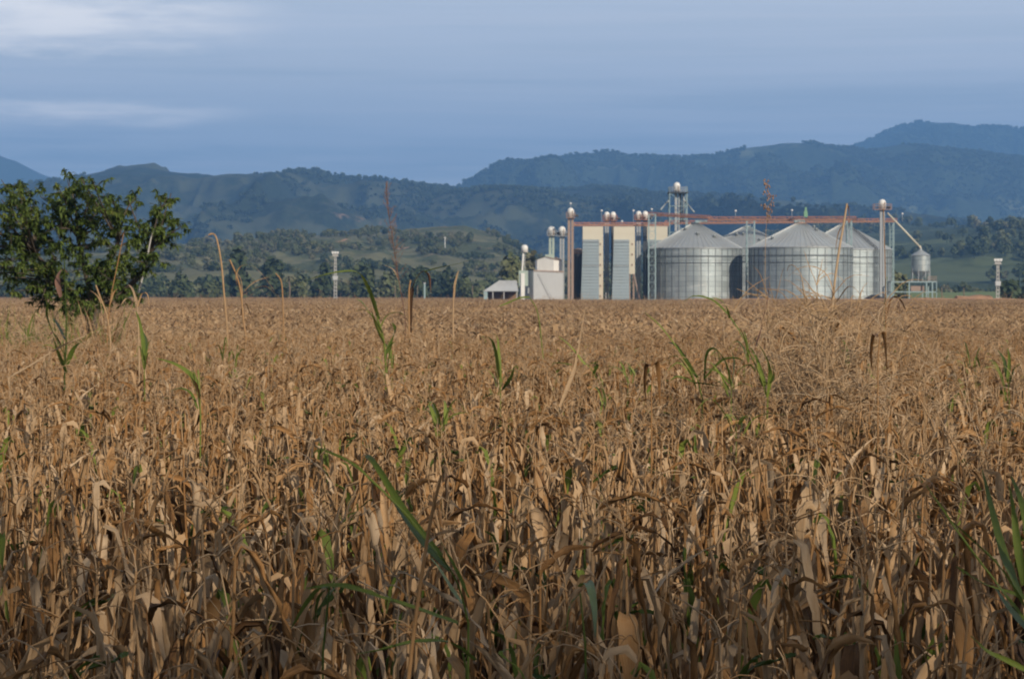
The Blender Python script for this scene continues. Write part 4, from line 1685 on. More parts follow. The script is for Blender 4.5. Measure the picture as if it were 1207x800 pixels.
def leaf_tone(rg):
    q = rg.random()
    if q < 0.08:
        return rg.uniform(0.05, 0.16)
    if q < 0.32:
        return rg.uniform(0.2, 0.42)
    if q < 0.93:
        return rg.uniform(0.42, 0.70)
    return rg.uniform(0.75, 0.95)


def maize(seed, leaves=15, m=5, nseg=11, ear=True, tassel=True, h=None, green=0.0):
    """parts of one withered maize plant"""
    rg = np.random.default_rng(seed)
    random.seed(seed)
    h = h or rg.uniform(1.5, 1.78)
    lean_a, lean = rg.uniform(0, 6.28), rg.uniform(0.02, 0.16)
    nn = 9
    sp_ = []
    for i in range(nn):
        t_ = i / (nn - 1)
        sp_.append(np.array([math.cos(lean_a) * lean * h * t_ ** 1.5 + rg.normal() * 0.006, math.sin(lean_a) * lean * h * t_ ** 1.5 + rg.normal() * 0.006, h * t_]))
    sp_[0] = np.array([0, 0, -0.05])
    stalk, fol, cob, tas = LB(), LB(), LB(), LB()
    stalk.tube([Vector(p) for p in sp_], [0.0125 - 0.0075 * i / (nn - 1) for i in range(nn)], 7, float(rg.uniform(0.35, 0.6)))

    def at(t_):
        f = t_ * (nn - 1)
        i = min(int(f), nn - 2)
        return sp_[i] + (sp_[i + 1] - sp_[i]) * (f - i)
    az = rg.uniform(0, 6.28)
    for k in range(leaves):
        t_ = 0.14 + 0.84 * (k + rg.uniform(-0.3, 0.3)) / (leaves - 1)
        t_ = min(max(t_, 0.08), 0.995)
        az += math.pi + rg.normal() * 0.45
        L = rg.uniform(0.55, 1.10) * (1.0 if t_ < 0.8 else 0.75)
        W = rg.uniform(0.048, 0.110) * (1.0 if t_ < 0.85 else 0.7)
        q = rg.random()
        p0 = at(t_)
        if q < 0.66:      # snapped near its foot and hanging along the stalk
            pth = droop_path(p0, az, rg.uniform(0.3, 1.2), -rg.uniform(1.2, 1.52), L, nseg, rg, snap=rg.uniform(0.0, 0.16), wander=0.12)
        elif q < 0.69:    # arching over
            pth = droop_path(p0, az, rg.uniform(0.7, 1.2), -rg.uniform(0.9, 1.5), L * 0.62, nseg, rg)
            W *= 0.7
        elif q < 0.92:    # hanging from the foot
            pth = droop_path(p0, az, -rg.uniform(0.6, 1.2), -1.45, L * 0.8, nseg, rg)
        else:             # still stiff, sticking out
            pth = droop_path(p0, az, rg.uniform(0.5, 1.1), rg.uniform(-0.3, 0.6), L * 0.55, nseg, rg)
        tone = np.clip(leaf_tone(rg) + (0.04 if t_ > 0.8 else -0.03) + np.linspace(0.03, -0.05, nseg + 1), 0, 1)
        fd = rg.choice([0.35, 0.8, 1.5, 2.3], p=[0.50, 0.34, 0.12, 0.04])
        mi_ = 1 if green and rg.random() < green else 0
        if rg.random() < 0.3:                                   # split along the rib: a second strip beside the first
            p2 = pth + np.linspace(0, 1, len(pth))[:, None] * rg.normal(size=3) * np.array([0.05, 0.05, 0.03])
            blade(fol, p2[:max(5, int(len(p2) * rg.uniform(0.6, 1.0)))], W * 0.5, float(np.clip(tone[0] + rg.normal() * 0.08, 0, 1)), rg, fold=fd, twist=rg.normal(), tw0=rg.normal() * 0.6,
                  crinkle=0.006, m=3, tear=0.3, mi=mi_)
            W *= 0.6
        blade(fol, pth, W, tone, rg, fold=fd, twist=rg.normal() * 1.2, tw0=rg.normal() * 0.4, crinkle=0.006, m=m, tear=0.2, mi=mi_)
    if tassel:
        p0 = at(0.99)
        top = droop_path(p0, rg.uniform(0, 6.28), 1.4, rg.uniform(0.0, 1.2), rg.uniform(0.10, 0.22), 5, rg, wander=0.2)
        tas.tube([Vector(p) for p in top], [0.004, 0.0035, 0.003, 0.003, 0.0025, 0.002], 5, 0.6)
        for k in range(int(rg.integers(2, 6))):
            b0 = top[int(rg.integers(0, 4))]
            br = droop_path(b0, rg.uniform(0, 6.28), rg.uniform(0.5, 1.2), rg.uniform(-1.2, 0.6), rg.uniform(0.08, 0.2), 5, rg, wander=0.3)
            tas.tube([Vector(p) for p in br], [0.0028, 0.0025, 0.0025, 0.002, 0.002, 0.0012], 4, float(rg.uniform(0.3, 0.65)))
    if ear:
        t_ = rg.uniform(0.5, 0.68)
        a = rg.uniform(0, 6.28)
        e = rg.uniform(-1.2, 0.9)
        L = rg.uniform(0.17, 0.23)
        d = np.array([math.cos(e) * math.cos(a), math.cos(e) * math.sin(a), math.sin(e)])
        p0 = at(t_) + np.array([math.cos(a), math.sin(a), 0]) * 0.02
        pr = [0.010, 0.021, 0.027, 0.028, 0.024, 0.016, 0.006]
        cob.tube([Vector(p0 + d * L * i / 6) for i in range(7)], pr, 10, float(rg.uniform(0.6, 0.9)))
        for k in range(4):                                      # loose husks
            a2 = a + rg.normal() * 0.6
            pth = droop_path(p0 + d * 0.02, a2, e + rg.normal() * 0.35, e + rg.normal() * 0.7, L * rg.uniform(0.9, 1.3), 6, rg, wander=0.1)
            blade(cob, pth, rg.uniform(0.03, 0.05), float(rg.uniform(0.6, 0.95)), rg, fold=1.4, twist=rg.normal() * 0.4, m=4, crinkle=0.003)
    return stalk, fol, cob, tas


def join(lbs):
    o = LB()
    for b in lbs:
        n = len(o.v)
        o.v += b.v
        o.uv += b.uv
        o.f += [tuple(i + n for i in f) for f in b.f]
        o.a += b.a
        o.mi += b.mi
    return o


NV = 14
VAR = [maize(1000 + i, leaves=int(14 + i % 4), ear=(i % 3 != 1), green=(0.0, 0.0, 0.10, 0.0, 0.28)[i % 5]) for i in range(NV)]
PART = []
for st_, fo, co, ta in VAR:
    PART.append((st_.mesh('stalk', M['dry']), fo.mesh('foliage', [M['dry'], M['green']]), co.mesh('ear', M['dry']) if co.v else None, ta.mesh('tassel', M['dry'])))
SRC = [bpy.data.objects.new('source_maize_%02d' % i, join(VAR[i]).mesh('source_maize', [M['dry'], M['green']])) for i in range(NV)]
coll_m = source_collection('maize_sources', SRC)

# planting plan: rows running slightly across the view, ragged
rgp = np.random.default_rng(77)


def plan(y0, y1, dens, marg=0.8, wedge=0.2145):
    out = []
    row = 0.62
    k = 1.0 / (dens * row)
    c, s_ = math.cos(0.42), math.sin(0.42)
    W = wedge * y1 + marg + 2
    u = np.arange(-W * 1.2 - y1, W * 1.2 + y1, row)
    for uu in u:
        vv = np.arange(-2 * y1, 2 * y1, k)
        vv = vv + rgp.uniform(-0.5, 0.5, len(vv)) * k * 1.3
        off = rgp.normal(0, 0.09, len(vv))
        x = (uu + off) * c - vv * s_
        y = (uu + off) * s_ + vv * c
        ok = (y >= y0) & (y < y1) & (np.abs(x) < wedge * y + marg)
        out.append(np.stack([x[ok], y[ok]], 1))
    return np.concatenate(out)


near = plan(3.6, 62.0, 6.4)
d_ = np.hypot(near[:, 0], near[:, 1])
near = near[np.argsort(d_)]
infr = (np.abs(near[:, 0]) < 0.2145 * near[:, 1] + 0.12) & (near[:, 1] > 5.3)
single_i = np.nonzero(infr)[0][:300]
rest_m = np.ones(len(near), bool)
rest_m[single_i] = False

LAB = 'withered tan maize plant with hanging dry leaves, in the nearest rows of the field'
for i, q in enumerate(single_i):
    x, y = near[q]
    vi = int(rgp.integers(NV))
    root = bpy.data.objects.new('maize_plant', None)
    COL.objects.link(root)
    root.location = (x, y, 0)
    root.rotation_euler = (rgp.normal() * 0.05, rgp.normal() * 0.05, rgp.uniform(0, 6.28))
    s_ = rgp.uniform(0.93, 1.06)
    root.scale = (s_, s_, s_ * rgp.uniform(0.94, 1.06))
    tag(root, LAB, 'maize plant', 'withered maize plants in the nearest rows')
    for nm, me in zip(('stalk', 'foliage', 'ear', 'tassel'), PART[vi]):
        if me is None:
            continue
        o = bpy.data.objects.new(nm, me)
        COL.objects.link(o)
        o.parent = root

rest = near[rest_m]
n = len(rest)
rot = np.stack([rgp.normal(0, 0.05, n), rgp.normal(0, 0.05, n), rgp.uniform(0, 6.28, n)], 1)
s_ = rgp.uniform(0.92, 1.07, n)
hvar = 1 + (fbm(rest[:, 0] / 6, rest[:, 1] / 6, 3, 5) - 0.5) * 0.22
scl = np.stack([s_, s_, s_ * hvar], 1)
o = scatter('maize_field', np.concatenate([rest, np.zeros((n, 1))], 1), rot, scl, rgp.integers(0, NV, n), coll_m)
tag(o, 'dry tan maize covering the field behind the nearest rows', 'maize field', kind='stuff')


# dry weed grass with fine arching panicles, threaded through the whole field
def wisp(seed):
    rg = np.random.default_rng(seed)
    random.seed(seed)
    lb = LB()
    for s_ in range(int(rg.integers(1, 4))):
        h = rg.uniform(1.65, 2.1)
        a = rg.uniform(0, 6.28)
        p = droop_path((rg.normal() * 0.1, rg.normal() * 0.1, 0), a, 1.5, rg.uniform(0.9, 1.45), h, 8, rg, wander=0.1)
        lb.tube([Vector(q) for q in p], list(np.linspace(0.006, 0.003, 9)), 4, float(rg.uniform(0.45, 0.8)))
        for k in range(int(rg.integers(7, 16))):
            b0 = p[int(rg.integers(5, 9))]
            br = droop_path(b0, rg.uniform(0, 6.28), rg.uniform(0.3, 1.4), rg.uniform(-1.2, 0.5), rg.uniform(0.12, 0.42), 6, rg, wander=0.25)
            lb.tube([Vector(q) for q in br], [0.0035, 0.003, 0.003, 0.003, 0.0025, 0.002, 0.001], 4, float(rg.uniform(0.5, 0.95)))
        for k in range(3):
            b0 = p[int(rg.integers(2, 7))]
            br = droop_path(b0, rg.uniform(0, 6.28), rg.uniform(0.5, 1.3), -rg.uniform(0.6, 1.4), rg.uniform(0.3, 0.6), 7, rg)
            blade(lb, br, rg.uniform(0.012, 0.025), float(rg.uniform(0.4, 0.8)), rg, fold=0.6, twist=rg.normal(), m=3, crinkle=0.002)
    return bpy.data.objects.new('source_wisp_%02d' % (seed % 100), lb.mesh('source_wisp', M['dry_far']))


coll_w = source_collection('wisp_sources', [wisp(3000 + i) for i in range(8)])
wpts = plan(6.5, 85.0, 1.0)
dens = fbm(wpts[:, 0] / 5, wpts[:, 1] / 7, 3, 61)
wpts = wpts[rgp.random(len(wpts)) < np.clip((dens - 0.38) * 3.2, 0.04, 0.9) * np.clip(wpts[:, 1] / 16.0, 0.3, 1.0)]
wp2 = plan(85, 330.0, 0.05)
wpts = np.concatenate([wpts, wp2])
extra = np.stack([X(985, 24.0) + rgp.normal(0, 0.33, 60), 24 + rgp.normal(0, 1.0, 60)], 1)
n0, n = len(wpts), len(wpts) + len(extra)
wpts = np.concatenate([wpts, extra])
rot = np.stack([rgp.normal(0, 0.10, n), rgp.normal(0, 0.10, n), rgp.uniform(0, 6.28, n)], 1)
s_ = rgp.uniform(0.85, 1.12, n)
s_[n0 - len(wp2):n0] *= rgp.uniform(1.0, 1.3, len(wp2))
s_[n0:] = np.clip(1.36 - np.abs(wpts[n0:, 0] - X(985, 24.0)) * 0.55 + rgp.normal(0, 0.05, n - n0), 0.9, 1.42)
o = scatter('dry_grass', np.concatenate([wpts, np.zeros((n, 1))], 1), rot, np.stack([s_, s_, s_], 1), rgp.integers(0, 8, n), coll_w)
tag(o, 'fine pale dry grass threaded through the maize', 'dry grass', kind='stuff')


# far field: patches of simpler plants, one object
def far_patch(seed, size, count):
    rg = np.random.default_rng(seed)
    random.seed(seed)
    lb = LB()
    for _ in range(count):
        x, y = rg.uniform(-size / 2, size / 2, 2)
        h = rg.uniform(1.4, 1.75)
        tone = float(rg.uniform(0.4, 0.6))
        lb.grid(np.array([[[x - .012, y, 0], [x + .012, y, 0]], [[x - .006 + rg.normal() * .05, y, h], [x + .006, y, h]]]), tone)
        for k in range(8):
            z0 = h * rg.uniform(0.45, 1.0)
            az = rg.uniform(0, 6.28)
            pth = droop_path((x, y, z0), az, rg.uniform(0.2, 1.2), -rg.uniform(0.6, 1.5), rg.uniform(0.35, 0.75), 4, rg)
            w = rg.uniform(0.04, 0.09)
            a2 = rg.uniform(0, 6.28)
            sd = np.array([math.cos(a2), math.sin(a2), 0])
            ws = np.array([0.6, 1.0, 0.9, 0.6, 0.1]) * w / 2
            lb.grid(np.stack([pth - sd * ws[:, None], pth + sd * ws[:, None]], 1), leaf_tone(rg))
    return bpy.data.objects.new('source_patch_%02d' % (seed % 100), lb.mesh('source_patch', M['dry_far']))


SZ = 8.0
src_p = [far_patch(2000 + i, SZ + 0.8, 330) for i in range(4)]
coll_p = source_collection('maize_patch_sources', src_p)
pp = []
y = 62.0 + SZ / 2
while y < 905:
    if y < 484:
        xa, xb = -(0.2145 * y + 9), 0.2145 * y + 9
    else:
        xa, xb = -(0.2145 * y + 9), X(566, y)
    x = xa + random.random() * 3
    while x < xb:
        pp.append((x + random.uniform(-.3, .3), y, 0))
        x += SZ
    y += SZ
pp = np.array(pp)
n = len(pp)
rot = np.zeros((n, 3))
rot[:, 2] = rgp.integers(0, 4, n) * math.pi / 2
hv = 1 + (fbm(pp[:, 0] / 30, pp[:, 1] / 30, 3, 15) - 0.5) * 0.16
scl = np.stack([np.ones(n), np.ones(n), hv], 1)
o = scatter('distant_maize', pp, rot, scl, rgp.integers(0, 4, n), coll_p)
tag(o, 'dry tan maize stretching away to the silos and the woods', 'maize field', kind='stuff')


# ------------------------------------------------------------------ unseen trees added behind the viewpoint, tops thinned to shade the nearest rows
rgs = np.random.default_rng(44)
b = MB()
for i in range(22500):
    x = rgs.uniform(2, 42)
    y = rgs.uniform(-18.5, -12.5)
    z = 5 + 14.5 * rgs.random() ** 0.8 + 1.2 * (fbm(x / 3.0, 0.5, 3, 9) - 0.5)
    if z > 13.6 and rgs.random() < ((z - 13.6) / 5.4) ** 0.5:
        continue
    k = rgs.uniform(0.14, 0.38)
    u = rgs.normal(size=3)
    u /= np.linalg.norm(u)
    w_ = np.cross(u, rgs.normal(size=3))
    w_ /= np.linalg.norm(w_)
    p = np.array([x, y, z])
    b.add([p - u * k, p + w_ * k * 0.6, p + u * k, p - w_ * k * 0.6], [(0, 1, 2, 3)], 0, False, float(rgs.uniform(0.2, 0.8)))
for x in np.arange(5, 41, 5.5):
    b.tube([(x, -15.5, -0.2), (x + 0.3, -15.3, 6), (x, -15.6, 13)], [0.28, 0.2, 0.05], 8, 1)
tag(b.build('added_shade_trees', [M['fol_olive'], M['bark_dark']]), kind='stuff')


# ------------------------------------------------------------------ the leafy tree on the left
def spline(pts, n):
    pts = [np.array(p, float) for p in pts]
    P_ = [2 * pts[0] - pts[1]] + pts + [2 * pts[-1] - pts[-2]]
    out = []
    seg = len(pts) - 1
    for i in range(n + 1):
        u = i / n * seg
        k = min(int(u), seg - 1)
        f = u - k
        a, b, c, d = P_[k:k + 4]
        out.append(0.5 * (2 * b + (c - a) * f + (2 * a - 5 * b + 4 * c - d) * f * f + (3 * b - a - 3 * c + d) * f ** 3))
    return np.array(out)


DT = 60.0
tree = thing('leafy_tree', 'leafy green tree with drooping leaf clusters standing in the maize at the left edge', 'tree', (X(108, DT), DT, 0))
o0 = np.array(tree.location)
rgt = np.random.default_rng(12)
random.seed(12)


def tp(px, py, dy=0.0):
    return np.array(P(px, py, DT + dy)) - o0 - np.array([0, 0, 0])


trunk = LB()
limb_lines = []
base = np.array([0, 0, 0.0])
stems = [[(108, 372), (105, 340), (98, 310), (92, 280)], [(110, 372), (118, 338), (128, 312), (140, 285)],
         [(104, 374), (85, 345), (62, 320), (42, 300)], [(112, 374), (140, 348), (165, 325), (176, 300)]]
stem_paths = []
for i, s_ in enumerate(stems):
    pts_ = [base + np.array([0.05 * (i - 1.5), 0.05 * (i % 2), -0.1])] + [tp(px, py, rgt.normal() * 0.25) for px, py in s_]
    sp2 = spline(pts_, 14)
    stem_paths.append(sp2)
    trunk.tube([Vector(p) for p in sp2], list(np.linspace(0.085, 0.045, len(sp2))), 8, 0.5)
trunk_o = trunk.build('trunk', M['bark_dark'], tree)
# crown: targets (pixel of the tip, size) grouped on the stems
tips = [(2, 212, .5), (18, 216, .5), (34, 222, .5), (48, 232, .5), (14, 232, .5), (28, 250, .6), (10, 268, .6), (-12, 240, .6), (-25, 262, .6), (-8, 290, .6),
        (8, 305, .6), (30, 288, .7), (50, 262, .7), (20, 322, .5), (-20, 315, .6), (40, 318, .6), (55, 335, .5), (60, 245, .5), (70, 222, .5),
        (80, 214, .5), (96, 211, .5), (110, 213, .5), (88, 230, .6), (104, 236, .7), (122, 228, .5), (118, 246, .6), (134, 236, .5), (142, 248, .5),
        (80, 258, .7), (98, 266, .7), (116, 272, .7), (134, 268, .6), (146, 262, .4), (76, 285, .7), (104, 292, .7), (128, 296, .7), (66, 305, .6),
        (92, 318, .6), (120, 322, .6), (142, 310, .6), (150, 285, .5), (160, 270, .4), (152, 236, .35), (162, 231, .3),
        (178, 258, .45), (190, 243, .4), (198, 232, .4), (202, 228, .3), (196, 252, .4), (206, 262, .35), (216, 266, .3), (186, 278, .5), (200, 280, .4),
        (172, 292, .45), (160, 308, .5), (180, 306, .35), (166, 328, .4), (148, 338, .5), (172, 346, .25), (130, 344, .45), (105, 345, .45),
        (80, 340, .45), (36, 345, .4), (22, 342, .3), (-35, 290, .6), (-45, 255, .5), (-40, 322, .5), (60, 360, .4), (85, 362, .4), (112, 362, .4), (75, 376, .3), (136, 358, .45), (150, 350, .4), (98, 372, .4), (122, 374, .35), (44, 360, .4), (112, 330, .5), (90, 330, .5), (135, 328, .5), (155, 318, .4), (62, 270, .6), (58, 292, .6), (45, 285, .5), (38, 265, .6), (40, 248, .5), (66, 250, .5), (28, 302, .5), (70, 320, .5), (2, 235, .5), (24, 228, .45), (12, 328, .5), (0, 340, .5), (50, 350, .4)]
limbs, leaves = LB(), LB()


def add_leaf(p, d, L, W, tone):
    d = unit(d)
    q = droop_path(p, math.atan2(d[1], d[0]), math.asin(max(-0.99, min(0.99, d[2]))), max(-1.4, math.asin(max(-0.99, min(0.99, d[2]))) - 0.7), L, 4, rgt, wander=0.1, zmin=-5)
    blade(leaves, q, W, tone, rgt, fold=0.5, twist=rgt.normal() * 0.3, tw0=rgt.normal() * 0.5, m=3, crinkle=0.0,
          prof=lambda t_: max(0.06, math.sin(math.pi * min(1, t_ * 0.92 + 0.08) ** 0.8)))


for (px, py, sz_) in tips:
    dy = rgt.normal() * 1.1
    tip = tp(px, py, dy)
    # nearest point low on a stem
    best = min(((np.linalg.norm(sp2[j] - tip) + (0.6 if sp2[j][2] > tip[2] - 0.15 else 0), i, j) for i, sp2 in enumerate(stem_paths) for j in range(5, len(sp2))))
    s0 = stem_paths[best[1]][best[2]]
    mid_ = s0 * 0.45 + tip * 0.55 + np.array([rgt.normal() * 0.08, rgt.normal() * 0.1, 0.1 - 0.05 * rgt.random()])
    pth = spline([s0, mid_, tip], 8)
    limbs.tube([Vector(p) for p in pth], list(np.linspace(0.03, 0.01, len(pth))), 5, 0.5)
    # twigs with whorls of drooping leaves
    nt = int(11 * sz_ + 4)
    for k in range(nt):
        f = rgt.uniform(0.35, 1.0)
        p0 = pth[int(f * 8)]
        dr = rgt.normal(size=3) + np.array([0, 0, 0.35]) + (tip - s0) * 0.5
        dr = unit(dr)
        L = rgt.uniform(0.2, 0.6) * (sz_ + 0.35) * (1.45 if rgt.random() < 0.18 else 1.0)
        tw = np.array([p0, p0 + dr * L * 0.5 + np.array([0, 0, 0.03]), p0 + dr * L])
        limbs.tube([Vector(p) for p in tw], [0.006, 0.005, 0.004], 4, 0.5)
        base_t = np.clip(rgt.normal(0.45, 0.14), 0.05, 1)
        for q in range(int(rgt.integers(18, 30))):
            f2 = rgt.uniform(0.55, 1.0)
            pp_ = tw[0] + (tw[2] - tw[0]) * f2
            a = rgt.uniform(0, 6.28)
            e = rgt.uniform(-1.1, 0.45)
            add_leaf(pp_, np.array([math.cos(a) * math.cos(e), math.sin(a) * math.cos(e), math.sin(e)]), rgt.uniform(0.10, 0.20), rgt.uniform(0.032, 0.058),
                     float(np.clip(base_t + rgt.normal() * 0.13, 0, 1)))
limbs.build('branches', M['bark_dark'], tree)
leaves.build('crown', M['tree_leaf'], tree)

# bare pale limb of the same tree, right side
b = LB()
b.tube([Vector(p) for p in spline([tp(163, 345), tp(172, 312), tp(177, 286), tp(181, 270)], 8)], list(np.linspace(0.03, 0.016, 9)), 6, 0.6)
b.build('bare_limb', M['concrete'], tree)

# ------------------------------------------------------------------ weeds and odd stalks standing out of the maize
rgw = np.random.default_rng(31)


def wp(pts, D, n=12, dd=0.0):
    return spline([np.array(P(px, py, D + dd * i / max(1, len(pts) - 1))) for i, (px, py) in enumerate(pts)], n)


GREEN_PROF = lambda t_: min(1.0, 0.5 + 2.0 * t_) * (1 - t_) ** 0.6


def weed(name, label, cat, D, foot, stems=(), blades=(), mat='green', group=None, seeds=None, dry_stem=False):
    """foot = pixel column where the plant stands; stems/blades are lists of (pixel polyline, width m, tone)"""
    low_ = max(py for pts_, _, _ in stems for _, py in pts_)
    D1 = 0.97 * F / (low_ - HY)
    ws_ = D1 / D
    D = D1
    stems = [(a, b * ws_, c) for a, b, c in stems]
    blades = [(a[0], a[1] * ws_, *a[2:]) for a in blades]
    loc = np.array([X(foot, D), D, 0.0])
    root = thing(name, label, cat, tuple(loc), group)
    sm = LB()
    for pts_, w, tone in stems:
        p = wp(pts_, D, 14) - loc
        p = np.concatenate([np.array([[0, 0, -0.03], [p[0][0] * 0.4, 0, max(0.2, p[0][2] * 0.5)]]), p])
        sm.tube([Vector(q) for q in p], list(np.linspace(w * 0.55, w * 0.35, len(p))), 7, tone)
    if sm.v:
        sm.build('stem', M['dry'] if dry_stem else M[mat], root)
    if cat == 'weed' and mat == 'green' and len(blades) > 1 and D > 12:
        sx_, sy2 = blades[0][0][0]
        kx = 22 * min(2.2, 24 / D)
        for _ in range(3):
            dx, h_ = rgw.uniform(-1.6, 1.6) * kx, rgw.uniform(0.3, 1.2) * kx
            blades.append(([(sx_ + dx * 0.1, sy2 + kx * 0.5), (sx_ + dx * 0.35, sy2 - h_ * 0.4), (sx_ + dx * 0.75, sy2 - h_), (sx_ + dx * 1.2, sy2 - h_ * rgw.uniform(0.2, 1.1))],
                           0.024 * ws_ * rgw.uniform(0.6, 1.1), float(rgw.uniform(0.5, 1.0))))
    for pts_, w, tone, *m_ in blades:
        lb = LB()
        p = wp(pts_, D, 16, float(rgw.normal() * 0.5)) - loc
        blade(lb, p, w, tone, rgw, fold=0.55, twist=rgw.normal() * 0.35, tw0=rgw.normal() * 0.3 + 0.5, m=5, crinkle=0.001, prof=GREEN_PROF)
        lb.build('blade', M[m_[0]] if m_ else M[mat], root)
    if seeds:
        sd = LB()
        for pts_, nbr, L, tone in seeds:
            p = wp(pts_, D, 20) - loc
            for k in range(nbr):
                f = k / nbr
                b0 = p[int(f * 20)]
                br = droop_path(b0, rgw.uniform(0, 6.28), rgw.uniform(0.5, 1.2), rgw.uniform(1.0, 1.5), L * rgw.uniform(0.4, 1.0) * (1 - 0.6 * f), 5, rgw, wander=0.2)
                sd.tube([Vector(q) for q in br], [0.004, 0.003, 0.003, 0.003, 0.002, 0.002], 4, tone)
                for q in br[1:]:
                    for _ in range(2):
                        c_ = q + rgw.normal(size=3) * 0.014
                        sd.tube([Vector(c_ - [0, 0, .010]), Vector(c_), Vector(c_ + [0, 0, .010])], [0.002, 0.007, 0.002], 5, float(np.clip(tone + rgw.normal() * .15, 0, 1)))
        sd.build('seed_head', M[mat] if mat == 'red_weed' else M['dry'], root)
    return root


GG = 'green grass weeds among the withered maize'
# front centre
weed('green_weed', 'green grass weed with long blades bending up left, front centre of the maize', 'weed', 10.5, 548,
     [([(552, 735), (540, 690), (520, 655)], 0.010, 0.5)],
     [([(525, 665), (480, 610), (440, 570), (412, 545), (372, 526)], 0.048, 0.5), ([(520, 655), (474, 598), (448, 556), (434, 538), (428, 545), (426, 556)], 0.040, 0.42),
      ([(530, 672), (500, 640), (478, 612), (462, 590)], 0.042, 0.35), ([(545, 712), (530, 690), (516, 668), (505, 655)], 0.022, 0.95),
      ([(552, 705), (540, 678), (528, 655), (520, 640)], 0.03, 0.55), ([(440, 588), (432, 592), (418, 606), (408, 622)], 0.022, 0.25)], group=GG)
weed('green_weed', 'pair of long green blades lying low among the dry leaves at the bottom centre', 'weed', 8.6, 545,
     [([(550, 790), (545, 770)], 0.010, 0.45)],
     [([(540, 735), (500, 722), (450, 705), (400, 690), (360, 694)], 0.042, 0.62), ([(560, 778), (530, 758), (490, 757), (455, 765), (420, 772)], 0.040, 0.42),
      ([(600, 765), (590, 772), (612, 790), (620, 805)], 0.022, 0.6)], group=GG)
weed('green_weed', 'small dark green blade hanging by a dry leaf at the bottom right of centre', 'weed', 8.6, 700,
     [([(690, 760), (684, 700)], 0.008, 0.3)], [([(684, 692), (694, 688), (700, 715), (702, 752)], 0.045, 0.3), ([(684, 700), (672, 715), (668, 745)], 0.03, 0.3)], group=GG)
weed('green_weed', 'green blades drooping over dry stalks at the bottom left of centre', 'weed', 8.8, 378,
     [([(380, 770), (385, 720), (388, 690)], 0.009, 0.35)], [([(388, 692), (374, 696), (358, 715), (342, 742)], 0.032, 0.45), ([(388, 690), (376, 705), (370, 735)], 0.028, 0.3),
                                                              ([(386, 705), (400, 690), (425, 692)], 0.028, 0.4)], group=GG)
weed('green_weed', 'big clump of bright green grass at the lower right edge', 'weed', 9.2, 1212,
     [([(1214, 780), (1212, 735)], 0.012, 0.5), ([(1222, 790), (1225, 740)], 0.012, 0.5)],
     [([(1212, 735), (1175, 688), (1130, 628), (1092, 572)], 0.044, 0.5), ([(1205, 705), (1185, 655), (1170, 600), (1158, 552)], 0.048, 0.5),
      ([(1230, 712), (1195, 700), (1160, 688), (1128, 668)], 0.038, 0.62), ([(1208, 690), (1200, 640), (1196, 600), (1190, 568)], 0.044, 0.4),
      ([(1222, 700), (1215, 640), (1204, 590), (1192, 560)], 0.050, 0.45), ([(1212, 720), (1180, 670), (1150, 640), (1120, 612)], 0.041, 0.4),
      ([(1225, 720), (1218, 660), (1222, 610), (1236, 570)], 0.048, 0.5), ([(1228, 800), (1190, 780), (1165, 768), (1146, 750)], 0.032, 0.7),
      ([(1215, 745), (1190, 715), (1172, 690)], 0.03, 0.35)], group=GG)
# mid distance
weed('green_weed', 'green maize shoot whose long bent leaf crosses the foot of the first silo', 'weed', 22, 900,
     [([(905, 470), (895, 440), (882, 412)], 0.016, 0.6)],
     [([(884, 415), (868, 385), (850, 362), (836, 352), (818, 349), (806, 356)], 0.055, 0.45), ([(896, 445), (902, 455), (893, 425), (884, 408)], 0.06, 0.75),
      ([(860, 375), (856, 362), (848, 353), (836, 351)], 0.04, 0.5, 'green'), ([(905, 468), (908, 440), (900, 415), (890, 402)], 0.055, 0.7),
      ([(900, 450), (908, 452), (912, 440), (906, 418)], 0.04, 0.35)], group=GG)
weed('green_weed', 'green grass weed with one bright blade leaning left below the first silo', 'weed', 23, 826,
     [([(828, 470), (822, 446)], 0.014, 0.5)],
     [([(824, 446), (808, 426), (792, 402), (776, 382), (760, 368)], 0.055, 0.62), ([(822, 445), (806, 420), (796, 406), (788, 404)], 0.05, 0.3),
      ([(830, 448), (832, 420), (838, 411), (846, 414), (848, 430)], 0.04, 0.3), ([(815, 450), (840, 454), (858, 455), (872, 454)], 0.045, 0.3),
      ([(830, 446), (852, 424), (874, 424), (878, 438)], 0.03, 0.35), ([(822, 452), (800, 444), (790, 448)], 0.035, 0.4)], group=GG)
weed('green_weed', 'loose green grass between the leaning blade and the bent shoot, below the first silo', 'weed', 24, 862,
     [([(862, 472), (862, 450)], 0.010, 0.6)],
     [([(862, 455), (856, 430), (846, 414), (836, 420)], 0.04, 0.55), ([(864, 455), (872, 436), (884, 430), (892, 440)], 0.04, 0.45), ([(860, 460), (852, 450), (842, 452)], 0.035, 0.4),
      ([(863, 452), (866, 428), (862, 412)], 0.04, 0.7), ([(862, 458), (876, 452), (888, 456)], 0.04, 0.5), ([(860, 452), (846, 438), (832, 436), (822, 444)], 0.035, 0.6)], group=GG)
weed('green_weed', 'upright green tuft with flat bent tips right of the field centre line', 'weed', 24, 588,
     [([(590, 465), (588, 440)], 0.014, 0.5)],
     [([(588, 445), (585, 420), (580, 402), (572, 396)], 0.055, 0.6), ([(590, 450), (588, 420), (586, 398), (580, 393)], 0.05, 0.7),
      ([(592, 460), (602, 445), (606, 432)], 0.05, 0.35), ([(586, 448), (584, 425), (582, 410)], 0.05, 0.5)], group=GG)
